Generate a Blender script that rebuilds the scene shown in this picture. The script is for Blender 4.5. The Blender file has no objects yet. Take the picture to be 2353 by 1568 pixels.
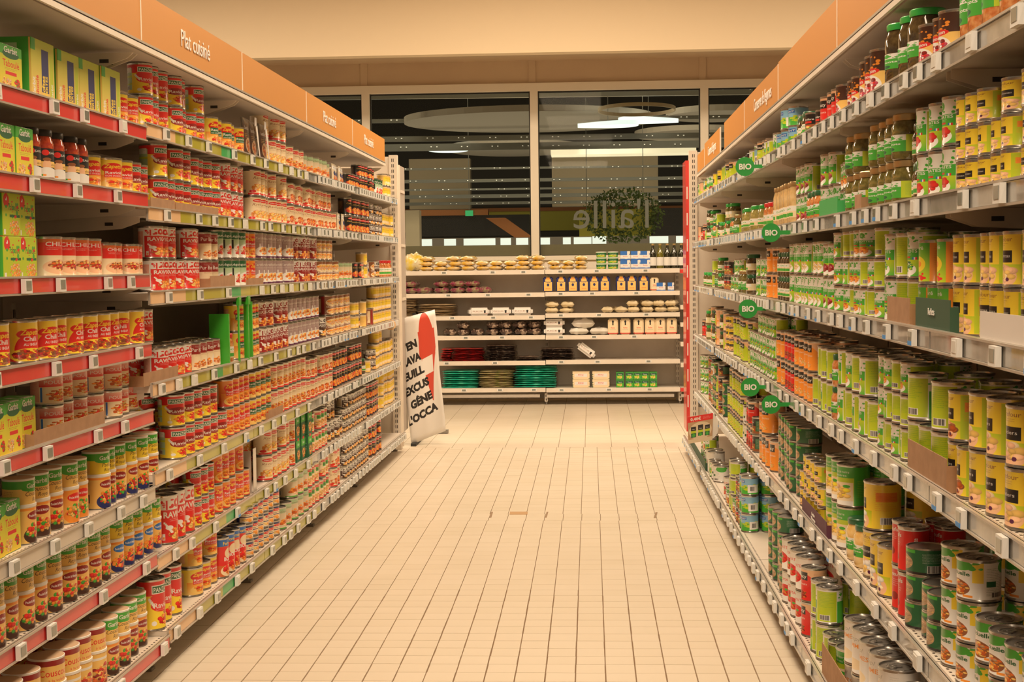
import bpy, bmesh, math, random
import numpy as np
from mathutils import Matrix, Vector
random.seed(7); rng = np.random.RandomState(5)
S = bpy.context.scene; COL = S.collection
PI = math.pi

# ------------------------------------------------------------------ camera, world, light, exposure
FPX = 3240.0; CX, CY = 1176.5, 784.0; HC = 1.36      # focal length in pixels of the 2353x1568 frame, eye height
_Y = np.array([179.5, 178.0, -FPX]); _Y /= np.linalg.norm(_Y)
_X = np.array([1, .0085, 0.]); _X[2] = (_X[0]*179.5+_X[1]*178)/FPX; _X /= np.linalg.norm(_X)
_Z = np.cross(_X, _Y); RM = np.array([_X, _Y, _Z])
cam_d = bpy.data.cameras.new('camera'); cam = bpy.data.objects.new('camera', cam_d); COL.objects.link(cam)
cam_d.sensor_width = 36; cam_d.lens = 36*FPX/2353; cam_d.clip_start = .05; cam_d.clip_end = 200
m4 = Matrix([list(RM[i])+[0] for i in range(3)]+[[0, 0, 0, 1]]); m4.translation = Vector((0, 0, HC)); cam.matrix_world = m4
S.camera = cam
S.view_settings.view_transform = 'Standard'; S.view_settings.look = 'None'
S.view_settings.gamma = 1; S.view_settings.use_curve_mapping = False; S.view_settings.exposure = -.10
W = bpy.data.worlds.new('store_ambient'); S.world = W; W.use_nodes = True
W.node_tree.nodes['Background'].inputs[0].default_value = (1, .74, .48, 1)
W.node_tree.nodes['Background'].inputs[1].default_value = .22
LAMP = (1.0, .79, .555)
def area(name, loc, sx, sy, power, color=LAMP, rot=(0, 0, 0)):
    l = bpy.data.lights.new(name, 'AREA'); l.shape = 'RECTANGLE'; l.size = sx; l.size_y = sy; l.energy = power; l.color = color
    o = bpy.data.objects.new(name, l); o.location = loc; o.rotation_euler = rot; COL.objects.link(o); return o
for y in (1.2, 4.8, 8.4):
    area('aisle_lamp', (-.3, y, 4.1), 1.0, 2.6, 104)
for x in (-4.2, -.4, 3.4):
    area('cross_aisle_lamp', (x, 10.6, 4.15), 2.6, .8, 128)
for y, e in ((-2.8, 150), (-6.5, 260), (-10.5, 330)): area('aisle_lamp', (-.3, y, 4.1), 1.6, 2.6, e)
area('hall_lamp', (-1, 19, 5.6), 8, 4, 700, (1, .88, .68)); area('hall_bounce_fill', (0, 21, .3), 12, 9, 420, (1, .88, .68), (PI, 0, 0))  # second area: added up-facing fill in place of hall floor bounce

def ray(u, v): return RM @ np.array([u-CX, -(v-CY), -FPX])
def at_depth(u, v, y):
    d = ray(u, v); t = y/d[1]; return (d[0]*t, y, HC+d[2]*t)
# shelf fronts: left run splays slightly, x = x0 + s*(y-10.2)
SIDE = {'L': (-1.40, .0116, -1), 'R': (.742, -.0028, 1)}
def front_x(side, y, d=0.0):
    x0, s, sg = SIDE[side]; return x0+s*(y-10.2)+sg*d
def y_of(side, u, v, d=0.0):
    x0, s, sg = SIDE[side]; x0 = x0+sg*d; r = ray(u, v); t = (x0-s*10.2)/(r[0]-s*r[1]); return r[1]*t

# ------------------------------------------------------------------ materials
def mat(name, col, rough=.5, metal=0., spec=.5, emit=None, es=1., noise=None, alpha=None, trans=0., coat=0.):
    m = bpy.data.materials.new(name); m.use_nodes = True; nt = m.node_tree; b = nt.nodes['Principled BSDF']
    b.inputs['Base Color'].default_value = (*col, 1); b.inputs['Roughness'].default_value = rough; b.inputs['Metallic'].default_value = metal
    b.inputs['Specular IOR Level'].default_value = spec; b.inputs['Coat Weight'].default_value = coat
    if emit: b.inputs['Emission Color'].default_value = (*emit, 1); b.inputs['Emission Strength'].default_value = es
    if noise:
        sc, c2, lo, hi = noise
        tc = nt.nodes.new('ShaderNodeTexCoord'); n = nt.nodes.new('ShaderNodeTexNoise'); n.inputs['Scale'].default_value = sc; n.inputs['Detail'].default_value = 3
        r = nt.nodes.new('ShaderNodeValToRGB'); r.color_ramp.elements[0].position = lo; r.color_ramp.elements[1].position = hi
        r.color_ramp.elements[0].color = (*col, 1); r.color_ramp.elements[1].color = (*c2, 1)
        nt.links.new(tc.outputs['Object'], n.inputs['Vector']); nt.links.new(n.outputs['Fac'], r.inputs['Fac']); nt.links.new(r.outputs['Color'], b.inputs['Base Color'])
    return m
PAL = dict(W=(.82, .80, .76), K=(.02, .018, .018), R=(.72, .03, .025), r=(.30, .02, .02), G=(.07, .42, .05), g=(.02, .13, .05), L=(.50, .62, .03), Y=(.90, .66, .05),
           y=(.86, .56, .16), O=(.88, .30, .04), o=(.62, .13, .03), C=(.86, .70, .46), B=(.03, .16, .55), b=(.02, .03, .15), P=(.80, .42, .33), p=(.10, .02, .07), N=(.28, .10, .04),
           n=(.07, .03, .02), T=(.50, .32, .18), S=(.45, .45, .43), s=(.42, .60, .36), V=(.42, .30, .30), A=(.25, .5, .72), M=(.55, .08, .14), F=(.85, .50, .30), E=(.70, .58, .40))
M = {}
def mk(k, *a, **kw): M[k] = mat(k, *a, **kw)
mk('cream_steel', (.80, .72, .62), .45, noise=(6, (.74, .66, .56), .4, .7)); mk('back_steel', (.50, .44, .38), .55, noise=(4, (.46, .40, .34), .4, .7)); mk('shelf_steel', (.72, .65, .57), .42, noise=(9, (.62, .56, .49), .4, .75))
mk('slot_dark', (.05, .04, .035), .8); mk('rail_clear', (.42, .41, .38), .2, coat=.6, noise=(14, (.27, .265, .25), .35, .7)); mk('rail_lip', (.52, .47, .41), .3, metal=.3)
mk('rail_red', (.72, .045, .04), .3, coat=.4); mk('rail_olive', (.46, .42, .03), .3, coat=.4); mk('rail_peach', (.85, .55, .30), .35, coat=.3); mk('rail_green', (.04, .42, .10), .35, coat=.3); mk('rail_grey', (.66, .60, .52), .3, metal=.2)
mk('tag_white', (.80, .80, .78), .35); mk('tag_screen', (.24, .25, .22), .2, coat=.5); mk('tag_screen_white', (.70, .69, .65), .5); mk('tag_blue', (.06, .30, .75), .5); mk('tag_print', (.02, .02, .02), .6)
mk('orange_panel', (.61, .265, .055), .55); mk('white_text', (.9, .88, .84), .5); mk('panel_edge', (.9, .82, .7), .4)
mk('tin', (.55, .53, .50), .25, metal=.9, noise=(60, (.42, .40, .37), .4, .7)); mk('tin_dark', (.30, .28, .26), .35, metal=.85); mk('tin_gold', (.75, .55, .25), .3, metal=.8)
mk('card', (.42, .24, .13), .8, noise=(30, (.36, .20, .105), .35, .7)); mk('card_in', (.55, .36, .22), .8); mk('plastic_white', (.80, .76, .70), .35)
mk('lid_green', (.03, .42, .07), .3, coat=.5); mk('lid_dgreen', (.02, .12, .05), .3, coat=.5); mk('lid_gold', (.55, .38, .18), .3, metal=.7); mk('lid_black', (.02, .02, .02), .35); mk('lid_red', (.65, .03, .03), .35); mk('lid_white', (.8, .78, .74), .4)
mk('jar_olive', (.10, .085, .02), .08, coat=1, noise=(55, (.20, .17, .05), .4, .65)); mk('jar_dark', (.05, .03, .012), .08, coat=1, noise=(50, (.12, .08, .03), .4, .65)); mk('jar_bean', (.30, .25, .07), .08, coat=1, noise=(80, (.42, .36, .12), .4, .65))
mk('jar_tan', (.62, .40, .16), .08, coat=1, noise=(30, (.75, .55, .28), .4, .65)); mk('jar_red', (.35, .03, .015), .08, coat=1, noise=(50, (.55, .08, .03), .4, .65)); mk('jar_orange', (.55, .16, .04), .08, coat=1, noise=(60, (.75, .36, .14), .4, .65)); mk('jar_potato', (.80, .50, .16), .08, coat=1, noise=(25, (.90, .66, .30), .4, .6))
mk('sign_green', (.02, .33, .05), .4); mk('black_rubber', (.02, .02, .02), .7); mk('floor_tile', (.74, .65, .53), .35, noise=(1.7, (.70, .61, .48), .35, .7)); mk('floor_tile_worn', (.725, .635, .51), .36, noise=(1.7, (.68, .59, .46), .35, .7)); mk('grout', (.22, .14, .08), .9); mk('grout_far', (.40, .30, .2), .9)
mk('wall_cream', (.88, .72, .50), .7); mk('wall_brown', (.66, .52, .36), .7, noise=(2, (.63, .49, .34), .4, .6)); mk('frame_cream', (.84, .77, .64), .45); mk('gasket', (.015, .015, .012), .6); mk('film', (.35, .33, .27), .6)
mk('hall_dark', (.05, .045, .038), .8); mk('hall_dark2', (.025, .022, .02), .8); mk('hall_beige', (.46, .37, .25), .8); mk('hall_island', (.30, .26, .21), .7); mk('hall_green', (.42, .38, .05), .7); mk('hall_orange', (.35, .13, .04), .7); mk('hall_wire_streak', (.22, .22, .20), .35, metal=.6); mk('hall_floor', (.12, .1, .08), .4)
mk('glow_white', (1, 1, 1), .5, emit=(1.0, .96, .9), es=1.3); mk('glow_cool', (1, 1, 1), .5, emit=(.70, .90, 1.0), es=1.5); mk('glow_cream', (1, 1, 1), .5, emit=(1, .86, .55), es=.95); mk('glow_day', (1, 1, 1), .5, emit=(.92, 1.0, .95), es=1.4); mk('glint_glow', (1, 1, 1), .5, emit=(1, .9, .7), es=.5)
mk('letter_grey', (.40, .38, .34), .5); mk('leafy', (.045, .07, .012), .7, noise=(8, (.09, .13, .02), .4, .6)); mk('exit_green', (.02, .3, .1), .5, emit=(.1, .8, .3), es=.5)
mk('bottle_dark', (.02, .018, .004), .06, coat=1); mk('bottle_olive', (.16, .14, .01), .06, coat=1); mk('dispenser_green', (.05, .42, .03), .35, coat=.4); mk('clear_plastic', (.55, .50, .44), .15, coat=.6); mk('seam', (.80, .66, .48), .5)
def glass_mat():
    m = bpy.data.materials.new('window_glass'); m.use_nodes = True; nt = m.node_tree; nt.nodes.clear()
    o = nt.nodes.new('ShaderNodeOutputMaterial'); t = nt.nodes.new('ShaderNodeBsdfTransparent'); g = nt.nodes.new('ShaderNodeBsdfGlossy'); mx = nt.nodes.new('ShaderNodeMixShader'); fr = nt.nodes.new('ShaderNodeFresnel')
    t.inputs[0].default_value = (.80, .80, .74, 1); g.inputs['Roughness'].default_value = .02; g.inputs[0].default_value = (.9, .9, .9, 1); fr.inputs[0].default_value = 1.12
    nt.links.new(fr.outputs[0], mx.inputs[0]); nt.links.new(t.outputs[0], mx.inputs[1]); nt.links.new(g.outputs[0], mx.inputs[2]); nt.links.new(mx.outputs[0], o.inputs[0]); return m
M['window_glass'] = glass_mat()
def slotted_mat():   # steel shelf top with a row of small holes near its front edge
    m = mat('shelf_top', (.72, .65, .57), .42); nt = m.node_tree; b = nt.nodes['Principled BSDF']
    tc = nt.nodes.new('ShaderNodeUVMap'); sp = nt.nodes.new('ShaderNodeSeparateXYZ'); nt.links.new(tc.outputs[0], sp.inputs[0])
    def math_(op, a, bb=None, c=None):
        n = nt.nodes.new('ShaderNodeMath'); n.operation = op
        for i, v in enumerate((a, bb, c)):
            if v is None: continue
            if isinstance(v, (int, float)): n.inputs[i].default_value = v
            else: nt.links.new(v, n.inputs[i])
        return n.outputs[0]
    fx = math_('FRACT', math_('MULTIPLY', sp.outputs[0], 1/.025)); a = math_('LESS_THAN', math_('ABSOLUTE', math_('SUBTRACT', fx, .5)), .22)
    y = math_('LESS_THAN', math_('ABSOLUTE', math_('SUBTRACT', sp.outputs[1], .022)), .0032); k = math_('MULTIPLY', a, y)
    n = nt.nodes.new('ShaderNodeTexNoise'); n.inputs['Scale'].default_value = 5; r = nt.nodes.new('ShaderNodeValToRGB'); r.color_ramp.elements[0].color = (.78, .70, .61, 1); r.color_ramp.elements[1].color = (.64, .56, .47, 1)
    nt.links.new(tc.outputs[0], n.inputs[0]); nt.links.new(n.outputs[0], r.inputs[0])
    mx = nt.nodes.new('ShaderNodeMix'); mx.data_type = 'RGBA'; mx.inputs['B'].default_value = (.06, .04, .03, 1); nt.links.new(r.outputs[0], mx.inputs['A']); nt.links.new(k, mx.inputs['Factor']); nt.links.new(mx.outputs['Result'], b.inputs['Base Color']); return m
M['shelf_top'] = slotted_mat()

# ------------------------------------------------------------------ printed labels: painted in numpy, one sheet
SW, SH, NC, NR = 384, 240, 8, 9
ATL = np.zeros((SH*NR, SW*NC, 3), np.float32)+.5
_txt = {}
def text_tris(s, bold=0., shear=0.):
    key = (s, bold, shear)
    if key in _txt: return _txt[key]
    c = bpy.data.curves.new('tmp', 'FONT'); c.body = s; c.offset = bold; c.shear = shear; c.resolution_u = 2; c.fill_mode = 'FRONT'
    o = bpy.data.objects.new('tmp', c); COL.objects.link(o); bpy.context.view_layer.update()
    dg = bpy.context.evaluated_depsgraph_get(); me = bpy.data.meshes.new_from_object(o.evaluated_get(dg)); me.calc_loop_triangles()
    v = np.array([x.co[:2] for x in me.vertices], np.float32); t = np.array([x.vertices[:] for x in me.loop_triangles], np.int32)
    bpy.data.objects.remove(o); bpy.data.curves.remove(c); bpy.data.meshes.remove(me)
    if len(v): v[:, 0] -= v[:, 0].min()
    _txt[key] = (v, t); return _txt[key]
def raster(img, V, T, col):           # V in pixels, y up
    H, Wd = img.shape[:2]; SS = 2
    x0 = max(int(V[:, 0].min())-1, 0); x1 = min(int(V[:, 0].max())+2, Wd); y0 = max(int(V[:, 1].min())-1, 0); y1 = min(int(V[:, 1].max())+2, H)
    if x1 <= x0 or y1 <= y0: return
    cov = np.zeros(((y1-y0)*SS, (x1-x0)*SS), bool)
    P = (V-np.array([x0, y0]))*SS
    for a, b, c in T:
        p, q, r = P[a], P[b], P[c]
        bx0 = max(int(min(p[0], q[0], r[0])), 0); bx1 = min(int(max(p[0], q[0], r[0]))+2, cov.shape[1]); by0 = max(int(min(p[1], q[1], r[1])), 0); by1 = min(int(max(p[1], q[1], r[1]))+2, cov.shape[0])
        if bx1 <= bx0 or by1 <= by0: continue
        X = np.arange(bx0, bx1)[None]+.5; Y = np.arange(by0, by1)[:, None]+.5
        e0 = (q[0]-p[0])*(Y-p[1])-(q[1]-p[1])*(X-p[0]); e1 = (r[0]-q[0])*(Y-q[1])-(r[1]-q[1])*(X-q[0]); e2 = (p[0]-r[0])*(Y-r[1])-(p[1]-r[1])*(X-r[0])
        cov[by0:by1, bx0:bx1] |= ((e0 >= 0) & (e1 >= 0) & (e2 >= 0)) | ((e0 <= 0) & (e1 <= 0) & (e2 <= 0))
    a = cov.reshape(y1-y0, SS, x1-x0, SS).mean((1, 3))[..., None]
    img[y0:y1, x0:x1] = img[y0:y1, x0:x1]*(1-a)+np.array(col)*a
class Art:
    def __init__(s, w, h, bg): s.a = np.zeros((h, w, 3), np.float32)+np.array(PAL[bg], np.float32); s.w = w; s.h = h; s.yy, s.xx = np.mgrid[0:h, 0:w]; s.u = (s.xx+.5)/w; s.v = (s.yy+.5)/h
    def r(s, x0, y0, x1, y1, c): s.a[int(y0*s.h):int(round(y1*s.h)), int(x0*s.w):int(round(x1*s.w))] = PAL[c]
    def e(s, x, y, rx, ry, c): s.a[((s.u-x)/rx)**2+((s.v-y)/ry)**2 < 1] = PAL[c]
    def fade(s, x0, y0, x1, y1, c, vert=True):
        sl = (slice(int(y0*s.h), int(y1*s.h)), slice(int(x0*s.w), int(x1*s.w))); t = ((s.v[sl]-y0)/(y1-y0) if vert else (s.u[sl]-x0)/(x1-x0))[..., None]; s.a[sl] = s.a[sl]*(1-t)+np.array(PAL[c])*t
    def f(s, x, y, rx, ry, pal, n=60, k=.22):         # food: overlapping shaded blobs inside an ellipse
        asp = s.w/s.h
        for _ in range(n):
            a = random.random()*2*PI; q = math.sqrt(random.random())*.85; bx = x+math.cos(a)*q*rx; by = y+math.sin(a)*q*ry; b = rx*k*(.6+random.random()*.7)
            c = np.array(PAL[random.choice(pal)])*(.75+random.random()*.5)
            x0 = max(int((bx-b)*s.w), 0); x1 = int((bx+b)*s.w)+1; y0 = max(int((by-b*asp)*s.h), 0); y1 = int((by+b*asp)*s.h)+1
            uu = s.u[y0:y1, x0:x1]; vv = s.v[y0:y1, x0:x1]
            if uu.size == 0: continue
            d = ((uu-bx)/b)**2+((vv-by)/(b*asp*.8))**2; m = d < 1; sh = (1.08-.35*d+(vv-by)/(b*asp)*.25)[..., None]
            s.a[y0:y1, x0:x1][m] = np.clip((c*sh)[m], 0, 1)
    def t(s, x, y, h, body, c, bold=.0, shear=0., w=None, rot=0):      # centre x, base y, cap height h (of art height)
        V, T = text_tris(body, bold, shear)
        if not len(V): return
        k = h*s.h/.72; V = V*k
        if w: V = V*np.array([min(1, w*s.w/max(V[:, 0].max(), 1)), 1])
        V = V-np.array([V[:, 0].max()/2, 0])
        if rot: ca, sa = math.cos(rot), math.sin(rot); V = V@np.array([[ca, sa], [-sa, ca]])
        raster(s.a, V+np.array([x*s.w, y*s.h]), T, PAL[c])
    def l(s, x0, y0, x1, y1, c, step=.045):           # small print
        y = y1
        while y > y0:
            xe = x0+(x1-x0)*(.6+.4*random.random()); m = (s.v > y-step*.35) & (s.v < y) & (s.u > x0) & (s.u < xe) & (rng.rand(s.h, s.w) < .6); s.a[m] = s.a[m]*.45+np.array(PAL[c])*.55; y -= step
    def bar(s, x, y, w, h):
        s.r(x, y, x+w, y+h, 'W'); q = x+.006
        while q < x+w-.008: ww = random.choice((.003, .003, .006)); s.r(q, y+.01, q+ww, y+h-.01, 'K'); q += ww+random.choice((.004, .006))
    def specks(s, x0, y0, x1, y1, c, n=26, sz=.012):
        for _ in range(n): x = x0+(x1-x0)*random.random(); y = y0+(y1-y0)*random.random(); q = sz*(.5+random.random()); s.e(x, y, q, q*1.7*random.uniform(.4, 1.3), c)
    def flag(s, x, y): s.r(x, y, x+.016, y+.06, 'B'); s.r(x+.016, y, x+.032, y+.06, 'W'); s.r(x+.032, y, x+.048, y+.06, 'R')
DES = {}
def design(name, bg, fn):
    a = Art(SW, SH, bg); fn(a); i = len(DES); DES[name] = i; r, c = divmod(i, NC); ATL[r*SH:(r+1)*SH, c*SW:(c+1)*SW] = a.a
def side_l(a, c='W', x0=.10, x1=.26, ink='N', y0=.12, y1=.88): a.r(x0, y0, x1, y1, c); a.l(x0+.015, y0+.2, x1-.015, y1-.05, ink)
def panz(word, oval):
    def f(a):
        a.r(0, .70, 1, 1, 'R'); side_l(a, 's'); a.r(.1, .55, .26, .62, 'L'); a.r(.1, .3, .26, .34, 'L'); a.r(.12, .72, .25, .9, 'W'); a.l(.13, .74, .24, .88, 'g'); a.bar(.13, .12, .09, .14)
        a.e(.47, .64, .16, .09, 'R'); a.r(.34, .74, .61, .92, 'W'); a.r(.35, .76, .60, .90, 'g'); a.t(.475, .775, .10, 'PANZANI', 'W', .02, w=.23)
        a.e(.47, .49, .145, .135, oval); a.t(.48, .44, .11, word, 'W', .015, w=.25); a.l(.38, .39, .57, .43, 'W', .03); a.f(.53, .2, .12, .16, 'ORoR', 40); a.e(.36, .12, .03, .05, 'W'); side_l(a, 's', .76, .92)
        for i in range(5): a.r(.30+i*.012, .60-i*.035, .325+i*.012, .66-i*.035, 'W')
    return f
design('panz', 'Y', panz('Ravioli', 'r')); design('panz2', 'Y', panz('Ravioli', 'R')); design('panz3', 'Y', panz('Cannelloni', 'R'))
def zap(w1, w2, c, bgf='Y'):
    def f(a):
        a.fade(0, 0, 1, 1, bgf); a.fade(.3, 0, .75, .5, 'O'); side_l(a, 'F', ink='R'); side_l(a, 'F', .76, .92, 'R'); a.e(.48, .72, .135, .17, 'R'); a.t(.48, .72, .13, 'Zapetti', 'Y', .02, .3, w=.22)
        a.r(.375, .42, .60, .66, c); a.t(.485, .53, .09, w1, 'W', .02, w=.2); a.t(.485, .44, .06, w2, 'W', .0, w=.2); a.e(.49, .2, .15, .17, 'y'); a.f(.49, .23, .12, .12, 'OORo', 40)
    return f
design('zap', 'y', zap('Ravioli', 'RICHE EN BOEUF', 'R')); design('zap_g', 'y', zap('Ravioli', 'aux Légumes', 'g')); design('zap_r', 'R', zap('Ravioli', 'PUR BŒUF', 'R', 'O'))
def f(a):
    side_l(a, 'T', .1, .25, 'Y'); a.e(.18, .15, .09, .13, 'o'); a.e(.33, .55, .11, .50, 'Y'); a.r(.33, .78, .7, 1, 'Y'); a.e(.49, .70, .14, .14, 'R'); a.e(.47, .28, .14, .42, 'R'); a.t(.49, .68, .14, 'Zapetti', 'Y', .02, .3, w=.22); a.t(.48, .52, .12, 'Chili', 'W', .02, w=.14); a.t(.49, .40, .07, 'AU BŒUF', 'W', .02, w=.16); a.e(.48, .15, .2, .19, 'Y'); a.f(.48, .17, .19, .15, 'orNR', 90, .12)
design('zap_chili', 'R', f)
def cf(word, c='R', food='ORoy', panel='P', circ='R'):
    def f(a):
        a.r(.29, 0, .72, .72, c); side_l(a, panel, .05, .27, 'r'); side_l(a, panel, .74, .95, 'r'); a.specks(.3, .76, .7, .95, c, 16, .016); a.e(.52, .86, .05, .10, circ); a.e(.52, .86, .02, .04, 'W'); a.r(.36, .73, .38, .93, c)
        a.t(.50, .55, .13, word, 'W', .03, w=.34); a.l(.40, .46, .58, .52, 'W', .035); a.f(.53, .2, .15, .17, food, 46); a.e(.40, .33, .05, .05, 'W')
        for i in range(8): a.r(.33+i*.012, .42-i*.03, .35+i*.014, .46-i*.03, 'W')
        a.r(.31, .06, .345, .20, 'W'); a.r(.318, .08, .338, .13, 'O')
    return f
design('rav', 'W', cf('RAVIOLI')); design('sauc', 'W', cf('SAUCISSES', 'r', 'OOyo', 'E', 'r')); design('cassou', 'W', cf('CASSOULET', 'n', 'OOyF', 'E', 'K'))
def f(a):
    a.r(.28, .55, .75, 1, 'o'); a.r(.28, .55, .75, .9, 'R'); side_l(a, 'F', .04, .27, 'r'); a.bar(.09, .14, .12, .14); a.t(.45, .80, .12, 'CHILI', 'W', .01, w=.2); a.l(.36, .68, .56, .76, 'W', .04); a.e(.5, .24, .18, .2, 'F'); a.f(.5, .28, .13, .15, 'orRNy', 60, .16); side_l(a, 'F', .78, .95, 'r')
design('chili', 'C', f)
def f(a):
    a.r(0, .62, 1, 1, 'R'); a.fade(0, .62, 1, 1, 'P'); side_l(a, 'P', .12, .3, 'R', .05, .95); a.t(.48, .72, .14, 'POULET', 'W', .0, w=.26); a.f(.5, .3, .15, .26, 'oORy', 60, .16); a.f(.03, .3, .08, .24, 'oOL', 30, .3); a.r(.31, .05, .33, .6, 'B'); a.r(.66, 0, .70, .62, 'R')
design('paella_tin', 'C', f)
def f(a):
    a.r(.28, .62, .75, 1, 'r'); side_l(a, 'P', .05, .27, 'r'); a.t(.47, .72, .15, 'Pur Bœuf', 'W', .01, w=.30); a.l(.38, .86, .56, .94, 'W', .04); a.l(.38, .55, .6, .6, 'r'); a.f(.45, .22, .1, .16, 'OoF', 40); a.e(.6, .3, .06, .2, 'W'); side_l(a, 'P', .78, .95, 'r')
design('beef', 'C', f)
def f(a):
    a.r(0, 0, .30, 1, 's'); a.l(.05, .3, .22, .9, 'g'); a.bar(.12, .06, .12, .18); a.r(.30, .72, .75, 1, 'g'); a.t(.5, .80, .1, 'Légumes', 'W', .01, w=.3); a.r(.3, .0, .75, .72, 'W'); a.fade(.3, 0, .75, .72, 's'); a.e(.55, .28, .16, .26, 'W'); a.f(.55, .28, .13, .2, 'ORF', 50); a.r(.36, .35, .40, .7, 'K')
design('bio', 'g', f)
def garbit(w, food, c):
    def f(a):
        a.fade(0, 0, 1, 1, c); a.r(0, .80, 1, 1, 'G'); a.r(.25, .78, .75, 1, 'G'); a.e(.5, .80, .18, .09, 'g'); a.t(.5, .83, .13, 'Garbit', 'W', .02, w=.34); a.t(.5, .53, .15, w, 'R', .01, w=.36); a.l(.36, .46, .64, .5, 'r', .03); a.r(.38, .36, .62, .43, 'R')
        a.f(.40, .17, .13, .13, food, 60, .14); a.f(.64, .2, .06, .1, 'RRG', 20, .4); a.r(0, 0, .10, 1, 'R'); a.t(.05, .2, .05, 'MAXI FORMAT', 'Y', .02, rot=PI/2); a.r(.1, 0, .25, .8, 'G'); a.r(.12, .1, .23, .5, 'C'); a.l(.13, .12, .22, .48, 'g'); a.r(.75, 0, 1, 1, 'G'); a.l(.78, .1, .95, .7, 'W')
    return f
design('taboule', 'Y', garbit('Taboulé', 'yFOC', 'L'))
def f(a):
    a.r(0, 0, .25, 1, 'G'); a.l(.03, .1, .22, .5, 'W'); a.e(.36, .82, .08, .16, 'R'); a.e(.36, .86, .025, .05, 'W'); a.t(.56, .60, .16, 'Taboulé', 'n', .0, w=.30); a.r(.45, .44, .73, .5, 'g'); a.f(.58, .2, .16, .2, 'OFyO', 80, .12); a.specks(.3, .3, .7, .95, 'R', 9, .02); a.specks(.3, .3, .7, .95, 'G', 10, .02); a.r(.28, .04, .33, .16, 'W'); a.r(.75, 0, 1, 1, 'G')
design('taboule2', 'L', f)
def f(a):
    a.r(0, 0, .24, 1, 'G'); a.r(.05, .75, .18, .9, 's'); a.fade(.25, 0, .75, 1, 'L'); a.r(.25, .8, .34, 1, 'G'); a.t(.33, .2, .09, 'Garbit', 'W', .03, rot=PI/2); a.t(.40, .2, .09, 'Taboulé', 'R', .02, rot=PI/2); a.r(.47, .15, .62, .85, 'b'); a.t(.535, .2, .10, '2 boîtes', 'Y', .03, rot=PI/2, w=1.2); a.t(.595, .2, .075, 'OFFERTES', 'Y', .03, rot=PI/2); a.r(.65, .0, .72, .8, 'L'); a.t(.71, .2, .07, 'Garbit', 'W', .02, rot=PI/2); a.r(.25, 0, .75, .08, 'O'); a.r(.75, 0, 1, 1, 'G')
design('promo', 'y', f)
def cous(w1, w2, tag, bot, top='y'):
    def f(a):
        a.r(0, 0, 1, .54, 'y'); a.fade(0, 0, 1, .54, 'O'); a.fade(0, .0, 1, .5, 'y') if bot != 'O' else None; a.r(0, .86, 1, 1, 'G'); a.e(.5, .86, .16, .06, 'G'); a.t(.49, .865, .085, 'Garbit', 'W', .02, w=.24); a.t(.50, .73, .08, w1, 'n', .0, .3, w=.24); a.t(.53, .635, .07, w2, 'n', .0, .3, w=.16)
        a.r(.12, .6, .28, .84, 'y'); a.l(.14, .62, .26, .82, 'N', .03); side_l(a, 'y', .12, .28, 'n', .04, .5); a.r(.13, .1, .27, .25, 'p'); a.bar(.20, .05, .05, .1)
        a.e(.50, .42, .11, .07, tag); a.t(.5, .40, .04, 'Poulet & Merguez', 'W', .02, w=.18); a.e(.5, .12, .15, .14, bot); a.f(.50, .19, .14, .12, 'OORyG', 60, .16); a.r(0, .545, 1, .585, 'W')
    return f
design('couscous', 'y', cous('Couscous', 'Royal', 'r', 'n')); design('paella', 'Y', cous('Paella', 'Royale', 'r', 'b')); design('paella_b', 'Y', cous('Paella', 'Royale', 'B', 'b')); design('couscous_r', 'y', cous('Couscous', 'Royal', 'R', 'O'))
def f(a):
    a.r(0, .90, 1, 1, 'r'); a.t(.48, .72, .12, 'Couscous', 'R', .01, w=.30); a.t(.5, .62, .05, 'à la volaille', 'R', .0); a.l(.4, .52, .6, .58, 'r', .03); side_l(a, 'y', .08, .26, 'N'); a.r(0, .44, 1, .48, 'W'); a.f(.5, .2, .16, .2, 'rORoy', 70, .14)
design('volaille', 'y', f)
def ws(w, food, bg2='C', bio=False):
    def f(a):
        side_l(a, 'C', .05, .25, 'N'); a.bar(.14, .08, .09, .14); a.r(.27, 0, .75, .07, 'R'); a.e(.49, .87, .12, .075, 'R'); a.t(.49, .845, .05, 'William Saurin', 'W', .02, w=.19); a.t(.49, .66, .11, w, 'N', .0, .35, w=.34); a.l(.4, .58, .6, .63, 'N', .03)
        a.f(.49, .3, .18, .2, food, 60, .16); a.e(.35, .14, .06, .06, 'R'); side_l(a, 'C', .78, .95, 'N')
        if bio: a.r(.42, .58, .58, .80, 'G'); a.t(.5, .64, .1, 'BIO', 'K', .02)
    return f
design('ws', 'C', ws('Le Cassoulet', 'OyFo')); design('ws2', 'C', ws('La Choucroute', 'oFRO')); design('ws3', 'C', ws('Le Petit Salé', 'yOOF', bio=True)); design('ws4', 'C', ws('Ravioli', 'yyOF'))
def f(a):
    a.e(.49, .88, .12, .07, 'R'); a.t(.49, .855, .05, 'William Saurin', 'W', .02, w=.2); a.t(.49, .66, .10, 'Cassoulet', 'y', .0, .3, w=.3); a.e(.49, .28, .19, .2, 'r'); a.f(.49, .3, .18, .22, 'OoRy', 50, .2); side_l(a, 'n', .05, .25, 'y'); a.r(.7, .5, .9, .72, 'G')
design('wsk', 'K', f)
def f(a):
    side_l(a, 'E', .05, .25, 'V'); a.t(.49, .78, .11, 'Tartiflette', 'W', .0, .2, w=.30); a.l(.36, .66, .58, .72, 'W', .03); a.e(.5, .26, .17, .22, 'W'); a.f(.53, .3, .13, .16, 'OyFo', 40); a.r(.42, .34, .44, .6, 'W'); a.r(.27, 0, .75, .08, 'p')
design('tarti', 'V', f)
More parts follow.
